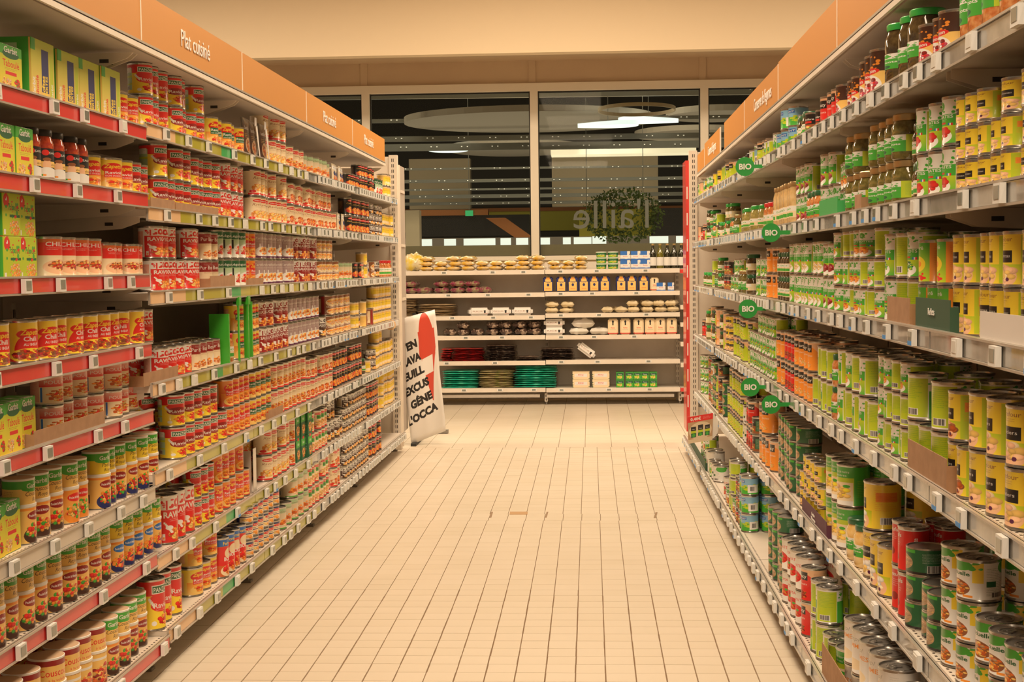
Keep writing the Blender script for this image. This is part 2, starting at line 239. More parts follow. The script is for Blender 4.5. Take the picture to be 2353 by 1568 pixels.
def f(a):
    side_l(a, 'C', .04, .22, 'N'); a.r(.24, 0, .30, 1, 'r'); a.e(.5, .66, .17, .22, 'C'); a.f(.5, .7, .13, .16, 'OyF', 40); a.t(.5, .38, .10, 'Choucroute', 'W', .01, w=.32); a.e(.5, .18, .16, .16, 'C'); a.f(.5, .18, .13, .12, 'OFy', 40)
design('plate', 'N', f)
def f(a): a.r(.3, .35, .7, .8, 'Y'); a.e(.5, .25, .13, .12, 'C'); a.t(.5, .62, .10, 'Cassoulet', 'N', .0, w=.28); a.l(.38, .40, .62, .56, 'N', .04); a.l(.06, .15, .24, .85, 'N'); a.r(0, .92, 1, 1, 'C'); a.l(.78, .2, .94, .8, 'N')
design('gold', 'y', f)
def f(a):
    a.r(0, .82, 1, 1, 'B'); a.t(.5, .85, .09, 'Formata', 'Y', .02, w=.3); a.r(.25, .3, .75, .8, 'R'); a.e(.5, .62, .1, .14, 'C'); a.t(.5, .42, .10, 'BOLO', 'W', .03, w=.3); a.e(.5, .15, .18, .16, 'C'); a.f(.5, .17, .14, .13, 'ORo', 40); side_l(a, 'C', .05, .23, 'b')
design('formata', 'o', f)
def f(a):
    a.r(0, .86, 1, 1, 'b'); a.r(0, .0, 1, .06, 'S'); side_l(a, 'S', .05, .23, 'b'); a.r(.24, 0, .30, 1, 'b'); a.e(.49, .75, .13, .10, 'R'); a.t(.49, .72, .06, 'Raynal', 'W', .02); a.t(.5, .52, .09, 'Légumes', 'b', .0, .3, w=.24); a.r(.3, .38, .75, .44, 'b'); a.f(.5, .2, .17, .16, 'OOFy', 50, .16)
design('jardin', 'C', f)
def f(a):
    a.r(0, .78, 1, 1, 's'); a.t(.5, .80, .1, 'Choucroute', 'N', .0, .3, w=.3); side_l(a, 'E', .05, .24, 'N'); a.bar(.1, .1, .1, .22); a.f(.5, .3, .16, .24, 'oFOo', 40, .24); a.r(.27, 0, .75, .05, 'G')
design('alsace', 'E', f)
def f(a): a.r(.25, .6, .75, .9, 'G'); a.t(.5, .68, .11, 'Paëlla', 'W', .01, .2, w=.24); a.f(.52, .3, .2, .26, 'OyyR', 70, .14); a.l(.04, .1, .22, .9, 'W'); a.e(.5, .93, .1, .05, 'R')
design('paella_box', 'g', f)
def f(a): a.r(.30, .1, .72, .9, 'n'); a.e(.5, .3, .15, .2, 'T'); a.f(.5, .3, .12, .15, 'oN', 20); a.t(.5, .7, .1, 'Lentilles', 'W', .0, w=.3); a.l(.35, .5, .65, .6, 'y')
design('pouch_black', 'K', f)
def f(a): a.r(.3, .7, .7, .9, 'W'); a.e(.5, .5, .13, .12, 'b'); a.t(.5, .74, .1, 'Plat', 'N', .02); a.f(.5, .25, .16, .14, 'OoR', 30); a.l(.05, .1, .22, .9, 'N')
design('pouch_tan', 'E', f)
def f(a): a.r(0, .55, 1, 1, 'K'); a.e(.40, .85, .05, .1, 'R'); a.t(.55, .80, .08, 'SAUCE', 'W', .0); a.r(.25, .35, .75, .55, 'y'); a.t(.5, .40, .08, 'Arrabiata', 'n', .0, w=.3); a.e(.42, .42, .06, .2, 'F'); a.e(.42, .62, .06, .06, 'N'); a.r(.25, 0, .75, .3, 'W'); a.e(.42, .2, .14, .15, 'W'); a.r(.27, .05, .36, .11, 'G'); a.r(.36, .05, .4, .11, 'O')
design('jar_sauce', 'K', f)
# vegetables
def veg(w, food, n=60, k=.2, red=True):
    def f(a):
        a.r(.22, .0, .62, .66, 'G'); a.fade(.22, 0, .62, .4, 'L'); a.specks(.22, .70, .62, .95, 'G', 22, .013); a.specks(.9, .7, 1, .95, 'G', 9, .013); a.r(.90, 0, 1, .66, 'G'); a.r(0, 0, .10, .66, 'G'); a.specks(0, .7, .1, .95, 'G', 8, .013)
        a.r(.63, .04, .89, .96, 'L'); a.l(.66, .45, .86, .9, 'G'); a.bar(.68, .08, .13, .16); a.r(.11, .04, .21, .96, 'L'); a.e(.43, .84, .055, .11, 'G'); a.t(.43, .80, .06, 'C', 'W', .02)
        a.t(.44, .57, .075, w, 'W', .02, w=.28); a.l(.36, .5, .52, .54, 'W', .03)
        if red: a.r(.36, .44, .50, .48, 'R')
        a.flag(.53, .40); a.e(.43, .16, .14, .17, 'W'); a.f(.43, .24, .12, .15, food, n, k)
    return f
design('v_tom', 'W', veg('TOMATES', 'RRRo', 22, .34)); design('v_car', 'W', veg('CAROTTES', 'OOoO', 46)); design('v_bean', 'W', veg('HARICOTS', 'GgGL', 90, .13)); design('v_chick', 'W', veg('POIS CHICHES', 'yFyC', 60, .18, False)); design('v_kid', 'W', veg('HARICOTS ROUGES', 'rrMr', 50, .22, False))
def mush(tagw, food, panel='L'):
    def f(a):
        a.fade(0, 0, 1, .4, 'L'); a.r(0, .4, 1, 1, 'Y'); a.fade(.3, .5, .62, 1, 'Y'); a.t(.42, .86, .09, 'Carrefour', 'N', .0, w=.26); a.l(.36, .76, .52, .82, 'N', .035); a.r(.33, .44, .55, .68, 'K'); a.t(.44, .54, .07, tagw, 'W', .0, w=.18); a.e(.43, .16, .16, .24, 'F'); a.f(.43, .22, .15, .2, food, 30, .3)
        a.r(.62, .02, .9, .98, panel); a.l(.65, .4, .88, .88, 'O'); a.r(.66, .62, .86, .82, 'O'); a.l(.67, .63, .85, .81, 'R', .03); a.bar(.7, .1, .13, .16); a.e(.50, .1, .02, .04, 'p')
    return f
design('mush', 'Y', mush('Pieds & morceaux', 'yFCT')); design('mush2', 'Y', mush('Entiers', 'FFCy')); design('cepe', 'Y', mush('Cèpes', 'oNoF')); design('pot_y', 'Y', mush('pommes de terre', 'WWCy', 'Y'))
def f(a):
    a.fade(0, 0, 1, 1, 'G'); a.e(.44, .45, .11, .2, 'Y'); a.e(.44, .45, .05, .08, 'O'); a.specks(.3, 0, .58, .25, 'R', 10, .03); a.t(.44, .82, .1, 'doré', 'W', .01); a.r(.60, 0, .92, 1, 'O'); a.l(.64, .4, .88, .9, 'o'); a.bar(.68, .1, .15, .18)
design('sunfl', 'L', f)
def aucy(bg, c, food, w):
    def f(a):
        a.e(.48, .3, .24, .6, c); a.r(.36, .66, .58, .92, 'K'); a.t(.47, .73, .11, "d'aucy", 'W', .02, w=.19); a.t(.47, .5, .07, w, 'W', .0, w=.24); a.f(.46, .2, .12, .16, food, 50, .18); a.l(.66, .15, .9, .9, 'N'); a.r(.66, .3, .78, .4, c); a.l(.03, .1, .2, .9, 'N')
    return f
design('aucy_r', 'F', aucy('F', 'R', 'rroN', 'Haricots')); design('aucy_y', 'F', aucy('F', 'L', 'LyGY', 'Maïs')); design('aucy_o', 'F', aucy('F', 'O', 'yFOy', 'Pois chiches'))
def f(a):
    a.r(0, .55, 1, 1, 'n'); a.specks(.3, .6, .6, .9, 'O', 14, .02); a.e(.43, .56, .16, .08, 'R'); a.t(.43, .53, .08, 'Cabanon', 'W', .03, w=.24); a.e(.44, .24, .17, .25, 'W'); a.f(.44, .24, .15, .2, 'RrRM', 50, .2); a.l(.68, .65, .9, .92, 'W'); a.r(.68, .1, .8, .3, 'O')
design('cabanon', 'y', f)
def f(a): a.t(.44, .80, .10, '8 œufs', 'W', .02); a.t(.74, .5, .08, 'Sauce tomate', 'W', .02, rot=PI/2); a.l(.35, .55, .55, .72, 'W', .05); a.bar(.66, .06, .10, .22); a.e(.45, .3, .06, .1, 'r'); a.r(0, .97, 1, 1, 'W')
design('redtin', 'R', f)
def f(a): a.r(0, .0, 1, .1, 'K'); a.e(.45, .45, .15, .34, 'T'); a.f(.45, .45, .14, .3, 'FTyT', 60, .18); a.r(.35, .85, .62, .97, 'G'); a.l(.3, .2, .34, .8, 'W'); a.l(.68, .45, .92, .85, 'W'); a.bar(.72, .08, .13, .3)
design('tin_black', 'g', f)
def f(a):
    a.e(.44, .9, .14, .16, 'G'); a.e(.9, .86, .12, .2, 'G'); a.r(.58, .45, .66, 1, 'Y'); a.t(.42, .62, .11, 'Bonduelle', 'g', .03, w=.28); a.e(.44, .28, .12, .22, 'N'); a.f(.44, .28, .12, .2, 'OToy', 50, .2); a.l(.68, .1, .88, .85, 'g'); a.r(.68, .35, .76, .5, 'g'); a.bar(.72, .06, .12, .14); a.r(.5, .04, .58, .1, 'O'); a.specks(0, .8, 1, 1, 'G', 30, .02)
design('elle', 'W', f)
def f(a): a.r(0, .72, 1, 1, 'G'); a.t(.45, .84, .07, 'pommes de terre', 'W', .0, w=.26); a.t(.47, .75, .06, 'entières', 'W', .0); a.r(.28, .12, .62, .60, 'C'); a.f(.45, .33, .15, .2, 'yyYF', 30, .26); a.r(.28, 0, .62, .12, 'W'); a.r(.63, 0, .98, .72, 'G'); a.l(.66, .2, .9, .65, 'L'); a.e(.55, .5, .04, .04, 'G')
design('pot_g', 'L', f)
def f(a): a.t(.45, .80, .10, 'Simpl', 'S', .0, .3); a.t(.46, .62, .11, 'POMMES', 'O', .01, w=.3); a.t(.76, .3, .09, 'POMMES', 'O', .01, rot=PI/2); a.l(.62, .1, .70, .9, 'S'); a.e(.46, .22, .12, .14, 'C'); a.l(.86, .1, .96, .9, 'S'); a.r(.36, .05, .41, .1, 'O')
design('simpl', 'W', f)
def f(a): a.e(.46, .4, .13, .2, 'R'); a.f(.46, .4, .12, .18, 'RRO', 20, .3); a.e(.48, .42, .03, .04, 'G'); a.l(.66, .1, .92, .9, 'S'); a.t(.46, .72, .1, 'TOMATE', 'R', .0, w=.26)
design('tom_w', 'W', f)
def f(a): a.r(0, 0, 1, .5, 'G'); a.specks(0, .3, 1, .6, 'L', 50, .03); a.r(.3, .72, .6, .9, 'B'); a.t(.45, .75, .1, 'GEANT', 'W', .02); a.r(.66, .1, .88, .6, 'W'); a.bar(.7, .2, .1, .3)
design('geant', 'A', f)
def f(a): a.r(0, .5, 1, 1, 'K'); a.t(.45, .7, .1, 'Jardinière', 'W', .02, w=.3); a.f(.45, .25, .18, .2, 'RGoy', 50, .2); a.r(.66, .15, .88, .85, 'g'); a.l(.68, .2, .86, .8, 'W'); a.r(.34, .55, .56, .66, 'R')
design('cassegr', 'N', f)
def f(a):
    a.specks(.2, .7, .65, .98, 'G', 20, .014); a.r(.2, 0, .62, .66, 'G'); a.e(.44, .82, .05, .12, 'G'); a.t(.43, .40, .12, 'Haricots', 'W', .02, w=.28); a.e(.4, .15, .1, .12, 'g'); a.r(.62, 0, .95, 1, 'L'); a.l(.66, .15, .9, .85, 'G')
design('jar_cf', 'W', f)
def f(a): a.r(.25, .55, .7, .95, 'W'); a.t(.45, .66, .14, 'BIO', 'G', .03); a.r(.3, .1, .6, .4, 'G'); a.l(.66, .1, .95, .9, 'G')
design('jar_bio', 'C', f)
# dry goods on the back shelves
def f(a): a.r(.27, .0, .73, .66, 'y'); a.e(.5, .72, .14, .22, 'y'); a.e(.26, .3, .03, .4, 'b'); a.e(.74, .3, .03, .4, 'b'); a.e(.5, .86, .10, .05, 'O'); a.t(.5, .62, .09, 'Tramier', 'b', .02, w=.28); a.e(.5, .47, .06, .09, 'b'); a.t(.5, .2, .08, 'Semoule', 'R', .0, w=.22)
design('semoule', 'b', f)
def f(a): a.r(0, 0, 1, .16, 'B'); a.r(0, .55, .6, 1, 'B'); a.t(.5, .36, .12, 'Sucre', 'R', .01, w=.4); a.e(.55, .2, .12, .07, 'W'); a.r(.7, .6, 1, .7, 'B')
design('sugar', 'W', f)
def f(a): a.e(.5, .82, .05, .08, 'K'); a.r(.47, .6, .53, .78, 'K'); a.t(.5, .4, .09, 'Farine', 'R', .02, w=.25); a.l(.36, .28, .64, .36, 'K', .04); a.r(0, 0, 1, .13, 'R')
design('flour', 'C', f)
def f(a): a.t(.45, .5, .14, 'RICE', 'N', .0, w=.25); a.e(.62, .62, .03, .07, 'K'); a.r(.6, .35, .64, .56, 'K'); a.l(.35, .38, .55, .45, 'R', .05); a.r(.6, .25, .72, .3, 'R')
design('white_pack', 'W', f)
def f(a): a.r(.32, .3, .68, .72, 'W'); a.t(.5, .52, .12, 'Ebly', 'R', .02); a.l(.36, .36, .64, .46, 'R', .05); a.specks(0, 0, .26, 1, 'g', 30, .03); a.specks(.74, 0, 1, 1, 'g', 30, .03)
design('couscous_box', 'C', f)
def f(a): a.r(.28, .55, .72, .9, 'g'); a.t(.5, .62, .12, 'Tipiak', 'W', .01, w=.3); a.f(.5, .3, .2, .2, 'yLy', 40, .2)
design('green_box', 'G', f)
n_des = len(DES); assert n_des <= NC*NR, n_des
img = bpy.data.images.new('printed_labels', SW*NC, SH*NR, float_buffer=False)
def to_srgb(x): x = np.clip(x, 0, 1); return np.where(x < .0031308, x*12.92, 1.055*x**(1/2.4)-.055)
def fill(img, a): h, w = a.shape[:2]; b = np.ones((h, w, 4), np.float32); b[..., :3] = to_srgb(a); img.pixels.foreach_set(b.ravel()); img.update(); img.pack()
fill(img, ATL)
def tex_mat(name, im, rough, coat=0.):
    m = mat(name, (1, 1, 1), rough, coat=coat); nt = m.node_tree; t = nt.nodes.new('ShaderNodeTexImage'); t.image = im; nt.links.new(t.outputs[0], nt.nodes['Principled BSDF'].inputs['Base Color']); return m
M['print_tin'] = tex_mat('print_tin', img, .32, .25); M['print_paper'] = tex_mat('print_paper', img, .55); M['print_film'] = tex_mat('print_film', img, .22, .5)

# ------------------------------------------------------------------ mesh helper
class MB:
    def __init__(s, slot=None): s.v = []; s.f = []; s.m = []; s.uv = []; s.mats = []; s.slot = DES[slot] if slot else None
    def mi(s, k):
        if k not in s.mats: s.mats.append(k)
        return s.mats.index(k)
    def U(s, u, v):
        if s.slot is None: return (u, v)
        r, c = divmod(s.slot, NC); return ((c+.004+.992*u)/NC, (r+.004+.992*v)/NR)
    def face(s, vs, k, uvs=None):
        b = len(s.v); s.v += [tuple(p) for p in vs]; s.f.append(tuple(range(b, b+len(vs)))); s.m.append(s.mi(k)); s.uv += (uvs or [(0, 0)]*len(vs))
    def box(s, x0, x1, y0, y1, z0, z1, k, faces=None):
        p = [(x0, y0, z0), (x1, y0, z0), (x1, y1, z0), (x0, y1, z0), (x0, y0, z1), (x1, y0, z1), (x1, y1, z1), (x0, y1, z1)]; b = len(s.v); s.v += p
        for n, q in zip('dufbrl', ((0, 3, 2, 1), (4, 5, 6, 7), (0, 1, 5, 4), (2, 3, 7, 6), (1, 2, 6, 5), (3, 0, 4, 7))):
            s.f.append(tuple(b+i for i in q)); s.m.append(s.mi(faces[n] if faces and n in faces else k)); s.uv += [(0, 0)]*4
    def hexa(s, P, k):       # 8 corners, same order as box
        b = len(s.v); s.v += [tuple(p) for p in P]
        for q in ((0, 3, 2, 1), (4, 5, 6, 7), (0, 1, 5, 4), (2, 3, 7, 6), (1, 2, 6, 5), (3, 0, 4, 7)): s.f.append(tuple(b+i for i in q)); s.m.append(s.mi(k)); s.uv += [(0, 0)]*4
    def prism(s, pts, axis, a, b_, k, kcap=None):   # polygon extruded along an axis ('x','y','z')
        def P(q, w): return {'x': (w, q[0], q[1]), 'y': (q[0], w, q[1]), 'z': (q[0], q[1], w)}[axis]
        b = len(s.v); n = len(pts); s.v += [P(q, a) for q in pts]+[P(q, b_) for q in pts]
        for i in range(n): j = (i+1) % n; s.f.append((b+i, b+j, b+n+j, b+n+i)); s.m.append(s.mi(k)); s.uv += [(0, 0)]*4
        s.f.append(tuple(b+i for i in range(n))); s.m.append(s.mi(kcap or k)); s.uv += [(0, 0)]*n; s.f.append(tuple(b+n+i for i in reversed(range(n)))); s.m.append(s.mi(kcap or k)); s.uv += [(0, 0)]*n
    def lathe(s, prof, n, x=0, y=0, sx=1., sy=1., ph=0.):      # prof: (r, z, material, v0, v1) per ring; material belongs to the segment above
        rings = []
        for q in prof:
            b = len(s.v); rings.append(b)
            for i in range(n+1):
                a = 2*PI*i/n+ph; s.v.append((x+sx*q[0]*math.sin(a), y+sy*q[0]*math.cos(a)*1.0, q[1]))   # i=0 at +y (back), n/2 at -y (front)
        for j in range(len(prof)-1):
            q = prof[j]; k = s.mi(q[2]); v0, v1 = (q[3], q[4]) if len(q) > 3 else (0, 0)
            for i in range(n):
                # angle grows from +y towards +x; mirrored so that u rises to the reader's right on the front
                ua, ub = 1-i/n, 1-(i+1)/n
                s.f.append((rings[j]+i+1, rings[j]+i, rings[j+1]+i, rings[j+1]+i+1)); s.m.append(k)
                s.uv += [s.U(ub, v0), s.U(ua, v0), s.U(ua, v1), s.U(ub, v1)]
    def mesh(s, name, smooth=False):
        me = bpy.data.meshes.new(name); me.from_pydata(s.v, [], s.f)
        for k in s.mats: me.materials.append(M[k])
        me.polygons.foreach_set('material_index', s.m); l = me.uv_layers.new(name='UVMap'); l.data.foreach_set('uv', [c for q in s.uv for c in q])
        if smooth:
            me.polygons.foreach_set('use_smooth', [True]*len(s.f)); bm = bmesh.new(); bm.from_mesh(me); bmesh.ops.remove_doubles(bm, verts=bm.verts, dist=1e-5); bm.normal_update()
            for e in bm.edges:
                if len(e.link_faces) == 2 and e.calc_face_angle(0) > .7: e.smooth = False
            bm.to_mesh(me); bm.free()
        me.update(); return me
def ob(name, me, parent=None, loc=None, rz=0., label=None, cat=None, group=None, kind=None):
    o = bpy.data.objects.new(name, me); COL.objects.link(o)
    if parent: o.parent = parent
    if loc is not None: o.location = loc
    if rz: o.rotation_euler = (0, 0, rz)
    for k, v in (('label', label), ('category', cat), ('group', group), ('kind', kind)):
        if v: o[k] = v
    return o
def text_obj(name, body, size, k, parent, mw, bold=0., shear=0., ext=.0015, align='CENTER', wscale=1.):
    c = bpy.data.curves.new('t', 'FONT'); c.body = body; c.size = size; c.align_x = align; c.offset = bold*size; c.extrude = ext; c.shear = shear; c.resolution_u = 3
    t = bpy.data.objects.new('t', c); COL.objects.link(t); bpy.context.view_layer.update(); me = bpy.data.meshes.new_from_object(t.evaluated_get(bpy.context.evaluated_depsgraph_get()))
    bpy.data.objects.remove(t); bpy.data.curves.remove(c); me.transform(Matrix.Diagonal((wscale, 1, 1, 1))); me.transform(mw); me.materials.clear(); me.materials.append(M[k]); o = ob(name, me, parent); return o

# ------------------------------------------------------------------ room shell
GAP = .003
fl = MB(); fl.box(-9, 7, -14, 14.55, -.08, -.004, 'grout'); floor = ob('floor', fl.mesh('floor'), kind='structure')
def tile_mesh(w, d, k, name):
    b = MB(); x, y, c = w/2-GAP/2, d/2-.0007, .0008; b.hexa([(-x, -y, -.006), (x, -y, -.006), (x, y, -.006), (-x, y, -.006), (-x+c, -y+c, 0), (x-c, -y+c, 0), (x-c, y-c, 0), (-x+c, y-c, 0)], k); return b.mesh(name)
TX = .0997; tA = tile_mesh(TX, TX, 'floor_tile', 'tile'); tB = tile_mesh(TX, TX, 'floor_tile_worn', 'tile'); X0 = -.060
rows = []
cells = []
for j in range(-3, 80):
    yj = 4.529-TX/2+TX*(j-4)                      # tile centre
    if yj > 10.46: break
    for i in range(-40, 30):
        xi = X0+TX*(i+.5)
        cells.append((xi, yj))
def in_view(x, y): return y > 4.4 and -1.5 < x < .75
near = [c for c in cells if in_view(*c)][:300]; ns = set(near)
for c in near: ob('tile', tA if random.random() < .6 else tB, floor, (c[0]+random.uniform(-.0006, .0006), c[1], random.uniform(-.0006, 0)))
rest = MB()
YR0 = min(c[1] for c in cells if c[1] > 7.46)
def tile_to(b, x, y, w, d, z=0.):
    k = 'floor_tile' if random.random() < .6 else 'floor_tile_worn'; hx, hy = w/2-GAP*.5, d/2-.0007; b.face([(x-hx, y-hy, z), (x+hx, y-hy, z), (x+hx, y+hy, z), (x-hx, y+hy, z)], k)
    for (ax, ay, bx, by) in ((-hx, -hy, hx, -hy), (hx, -hy, hx, hy), (hx, hy, -hx, hy), (-hx, hy, -hx, -hy)): b.face([(x+ax, y+ay, z-.006), (x+bx, y+by, z-.006), (x+bx, y+by, z), (x+ax, y+ay, z)], k)
for c in cells:
    if c not in ns and -2.2 < c[0] < 1.8 and c[1] > 2.2:
        if 7.46 < c[1] < 7.66: continue
        tile_to(rest, c[0], c[1], TX, TX, random.uniform(-.0006, 0))
for i in range(-20, 20):                       # the repaired double row, its joints slightly off
    for q_ in (0, 1):
        tile_to(rest, X0+.004+TX*(i+.5), YR0+TX*q_, TX, TX, random.uniform(-.0006, 0))
YE = max(c[1] for c in cells)+TX/2
for i in range(-20, 14):                       # larger tiles past the gondola ends
    for j in range(21): tile_to(rest, -.049+.1985*(i+.5), YE+.0007+.1985*(j+.5), .1985, .1985, random.uniform(-.0006, 0))
mk('tile_patch', (.50, .30, .14), .5); mk('joint_dark', (.30, .20, .12), .8)
for (u0, u1, v0, v1, k) in ((1171, 1212, 1176.5, 1183, 'tile_patch'), (1124, 1129, 1177, 1190, 'joint_dark'), (1252, 1256, 1177, 1190, 'joint_dark'), (1502, 1507, 1178, 1191, 'joint_dark')):
    q = []
    for (u, v) in ((u0, v1), (u1, v1), (u1+(4 if k != 'tile_patch' else 1), v0), (u0+(4 if k != 'tile_patch' else 1), v0)): d = ray(u, v); t = -HC/d[2]; q.append((d[0]*t, d[1]*t))
    b = MB(); b.prism(q, 'z', -.003, .0008, k); ob('tile_repair', b.mesh('tile_repair'), floor, label='darker repair strip between the tiles')
ob('tile_field', rest.mesh('tile_field'), floor, kind='stuff', label='cream floor tiles running back to the shelves')

w = MB(); w.box(-9, 7, 13.05, 13.2, 3.30, 6, 'wall_cream'); ob('trim_1', w.mesh('bulkhead'), kind='structure', label='cream bulkhead hanging above the window wall')
w = MB(); w.box(-9, 7, 13.2, 14.5, 3.42, 3.5, 'wall_brown'); ob('ceiling', w.mesh('soffit'), kind='structure')
w = MB(); w.box(-9, 7, -14, 13.05, 5.0, 5.1, 'wall_cream'); ob('ceiling_store', w.mesh('store_ceiling'), kind='structure')
w = MB(); w.box(-9, 7, 14.40, 14.52, 3.19, 3.42, 'wall_brown'); w.box(-9, 7, 14.40, 14.52, 0, 1.43, 'wall_cream')
mull = [(-2.27+1.715*i) for i in range(-3, 5)]
for x in mull: w.box(x-.05, x+.02, 14.385, 14.40, 3.19, 3.42, 'wall_brown')
wall = ob('wall_back', w.mesh('wall_back'), kind='structure')
win = bpy.data.objects.new('window_1', None); COL.objects.link(win); win['kind'] = 'structure'; win['label'] = 'cream framed shop window looking into the dark hall'
b = MB(); b.box(-9, 7, 14.36, 14.46, 3.11, 3.19, 'frame_cream'); b.box(-9, 7, 14.34, 14.46, 1.40, 1.445, 'frame_cream'); ob('window_frame', b.mesh('window_frame'), win)
mm = MB(); mm.box(-.04, .04, -.04, .06, 1.445, 3.11, 'frame_cream'); mm.box(-.052, .052, .0, .03, 1.445, 3.11, 'gasket'); mm = mm.mesh('mullion')
for x in mull: ob('mullion', mm, win, (x, 14.40, 0))
pw = 1.715-.104
gm = MB(); gm.box(-pw/2, pw/2, -.006, .006, 1.45, 3.105, 'window_glass'); gm = gm.mesh('pane')
gk = MB(); gk.box(-pw/2, pw/2, -.012, .012, 3.095, 3.11, 'gasket'); gk = gk.mesh('gasket_strip')
fm = MB(); fm.box(-pw/2, pw/2, .007, .010, 1.45, 1.56, 'film'); fm = fm.mesh('film')
for x in mull[:-1]: ob('pane', gm, win, (x+1.715/2, 14.425, 0)); ob('gasket_strip', gk, win, (x+1.715/2, 14.42, 0)); ob('privacy_film', fm, win, (x+1.715/2, 14.425, 0))

# ------------------------------------------------------------------ hall behind the glass
HY = 30.
def hx(u, y): return at_depth(u, 400, y)[0]
def hz(v, y, u=1200): return at_depth(u, v, y)[2]
h = MB(); h.box(-16, 14, 14.6, HY+1, 6.2, 6.3, 'hall_dark2'); ob('ceiling_hall', h.mesh('hall_ceiling'), kind='structure')
h = MB(); h.box(-16, 14, 14.56, HY+1, -.1, -.01, 'hall_floor'); ob('floor_hall', h.mesh('hall_floor'), kind='structure')
h = MB(); zb = hz(545, HY); h.box(-16, 14, HY, HY+.2, hz(478, HY), 6.2, 'hall_dark'); h.box(-16, 14, HY-.05, HY+.2, hz(531, HY), hz(485, HY), 'hall_green'); h.box(-16, 14, HY-.1, HY+.2, hz(486, HY), hz(478, HY), 'hall_orange')
h.box(-16, 14, HY, HY+.2, zb, hz(531, HY), 'hall_dark'); h.box(-16, 14, HY, HY+.2, -.1, hz(572, HY), 'hall_dark'); ob('wall_hall', h.mesh('hall_wall'), kind='structure')
day = [(958, 990), (1018, 1045), (1063, 1136), (1148, 1172), (1184, 1212), (1240, 1262), (1292, 1310), (1317, 1358), (1360, 1392), (1492, 1535), (1553, 1570)]
for a, c in day:
    b = MB(); b.box(hx(a, HY), hx(c, HY), HY+.02, HY+.06, hz(570, HY), hz(547 if a not in (1360,) else 543, HY), 'glow_day'); ob('window_pane_lit', b.mesh('lit_window'), kind='structure', label='daylit window low in the far hall wall')
def slab(name, u0, u1, v0, v1, y, th, k, label, cat, d=.3):
    x0, x1 = hx(u0, y), hx(u1, y); b = MB(); b.box(x0, x1, y, y+d, hz(v1, y), hz(v0, y), k); return ob(name, b.mesh(name), label=label, cat=cat) if cat else ob(name, b.mesh(name), kind='structure', label=label)
slab('wall_hall_left', 940, 1080, 362, 478, 27, 0, 'hall_beige', 'beige wall section in the hall', None)
slab('wall_hall_right', 1268, 1512, 358, 476, 27, 0, 'hall_beige', 'beige wall section behind the leafy sign', None)
slab('wall_hall_post', 930, 962, 480, 570, 24, 0, 'hall_beige', 'pale post in the hall', None)
slab('wall_hall_shop', 962, 1215, 493, 541, 26, 0, 'hall_dark2', 'dark shop front beyond the glass', None)
slab('wall_hall_fascia', 962, 1120, 480, 493, 25.9, 0, 'hall_orange', 'dull red fascia above the dark shop front', None)
slab('wall_hall_display', 1500, 1640, 483, 545, 26, 0, 'hall_dark2', 'dark display wall beside the leafy sign', None)
# stair flank
b = MB(); y = 25.; b.prism([(hx(1115, y), hz(500, y)), (hx(1160, y), hz(500, y)), (hx(1222, y), hz(545, y)), (hx(1180, y), hz(545, y))], 'y', y, y+.4, 'hall_orange'); ob('trim_2', b.mesh('stair_flank'), label='brown sloping stair flank in the hall', kind='structure')
def disc(name, u, v, ru, y, k, label, rv=1., th=.08, kedge=None, thick=None):
    c = at_depth(u, v, y); r = ru*y/FPX; b = MB(); n = 40; pts = [(r*math.cos(2*PI*i/n), r*rv*math.sin(2*PI*i/n)) for i in range(n)]; b.prism(pts, 'z', 0, th, kedge or k, k); return ob(name, b.mesh(name), loc=c, label=label, cat='ceiling panel' if 'glow' not in k else 'lamp')
disc('ceiling_island', 1215, 282, 285, 19, 'hall_island', 'large round ceiling island with one spotlight', .85)
disc('ceiling_island', 1180, 346, 150, 24, 'hall_island', 'round ceiling island beyond the small glowing oval', 1.2)
disc('ceiling_island', 1650, 268, 118, 19, 'hall_island', 'round ceiling island behind the vegetable headers', 1.1)
disc('ceiling_island', 1590, 312, 130, 23, 'hall_island', 'round ceiling island beyond the kidney lamps', 1.1)
disc('oval_lamp', 1030, 347, 45, 23, 'glow_cool', 'small glowing oval lamp under the ceiling', 1.2, .03)
disc('spot_lamp', 1048, 266, 13, 18.0, 'glow_white', 'round spotlight set in the ceiling island', 1., .02)
for (u, v, lab, fl_) in ((1397, 291, 'glowing kidney lamp, lower of the two', 1), (1490, 281, 'glowing kidney lamp, upper of the two', -1)):
    y = 17.5 if fl_ > 0 else 18.2; c = at_depth(u, v, y); b = MB(); n = 40; R = 69*y/FPX; pts = []
    for i in range(n): a = 2*PI*i/n; x_ = R*math.cos(a); y_ = .9*R*math.sin(a)*(.62+.38*math.cos(a)*fl_)-fl_*.25*R*math.cos(a); pts.append((x_, y_))
    b.prism(pts, 'z', 0, .05, 'glow_cool', 'glow_cool'); t_ = ob('kidney_lamp', b.mesh('kidney_lamp'), loc=c, label=lab, cat='lamp'); b = MB(); b.box(-.004, .004, -.004, .004, .05, 6.2-c[2], 'hall_wire_streak'); ob('hanging_wire', b.mesh('hanging_wire'), t_)
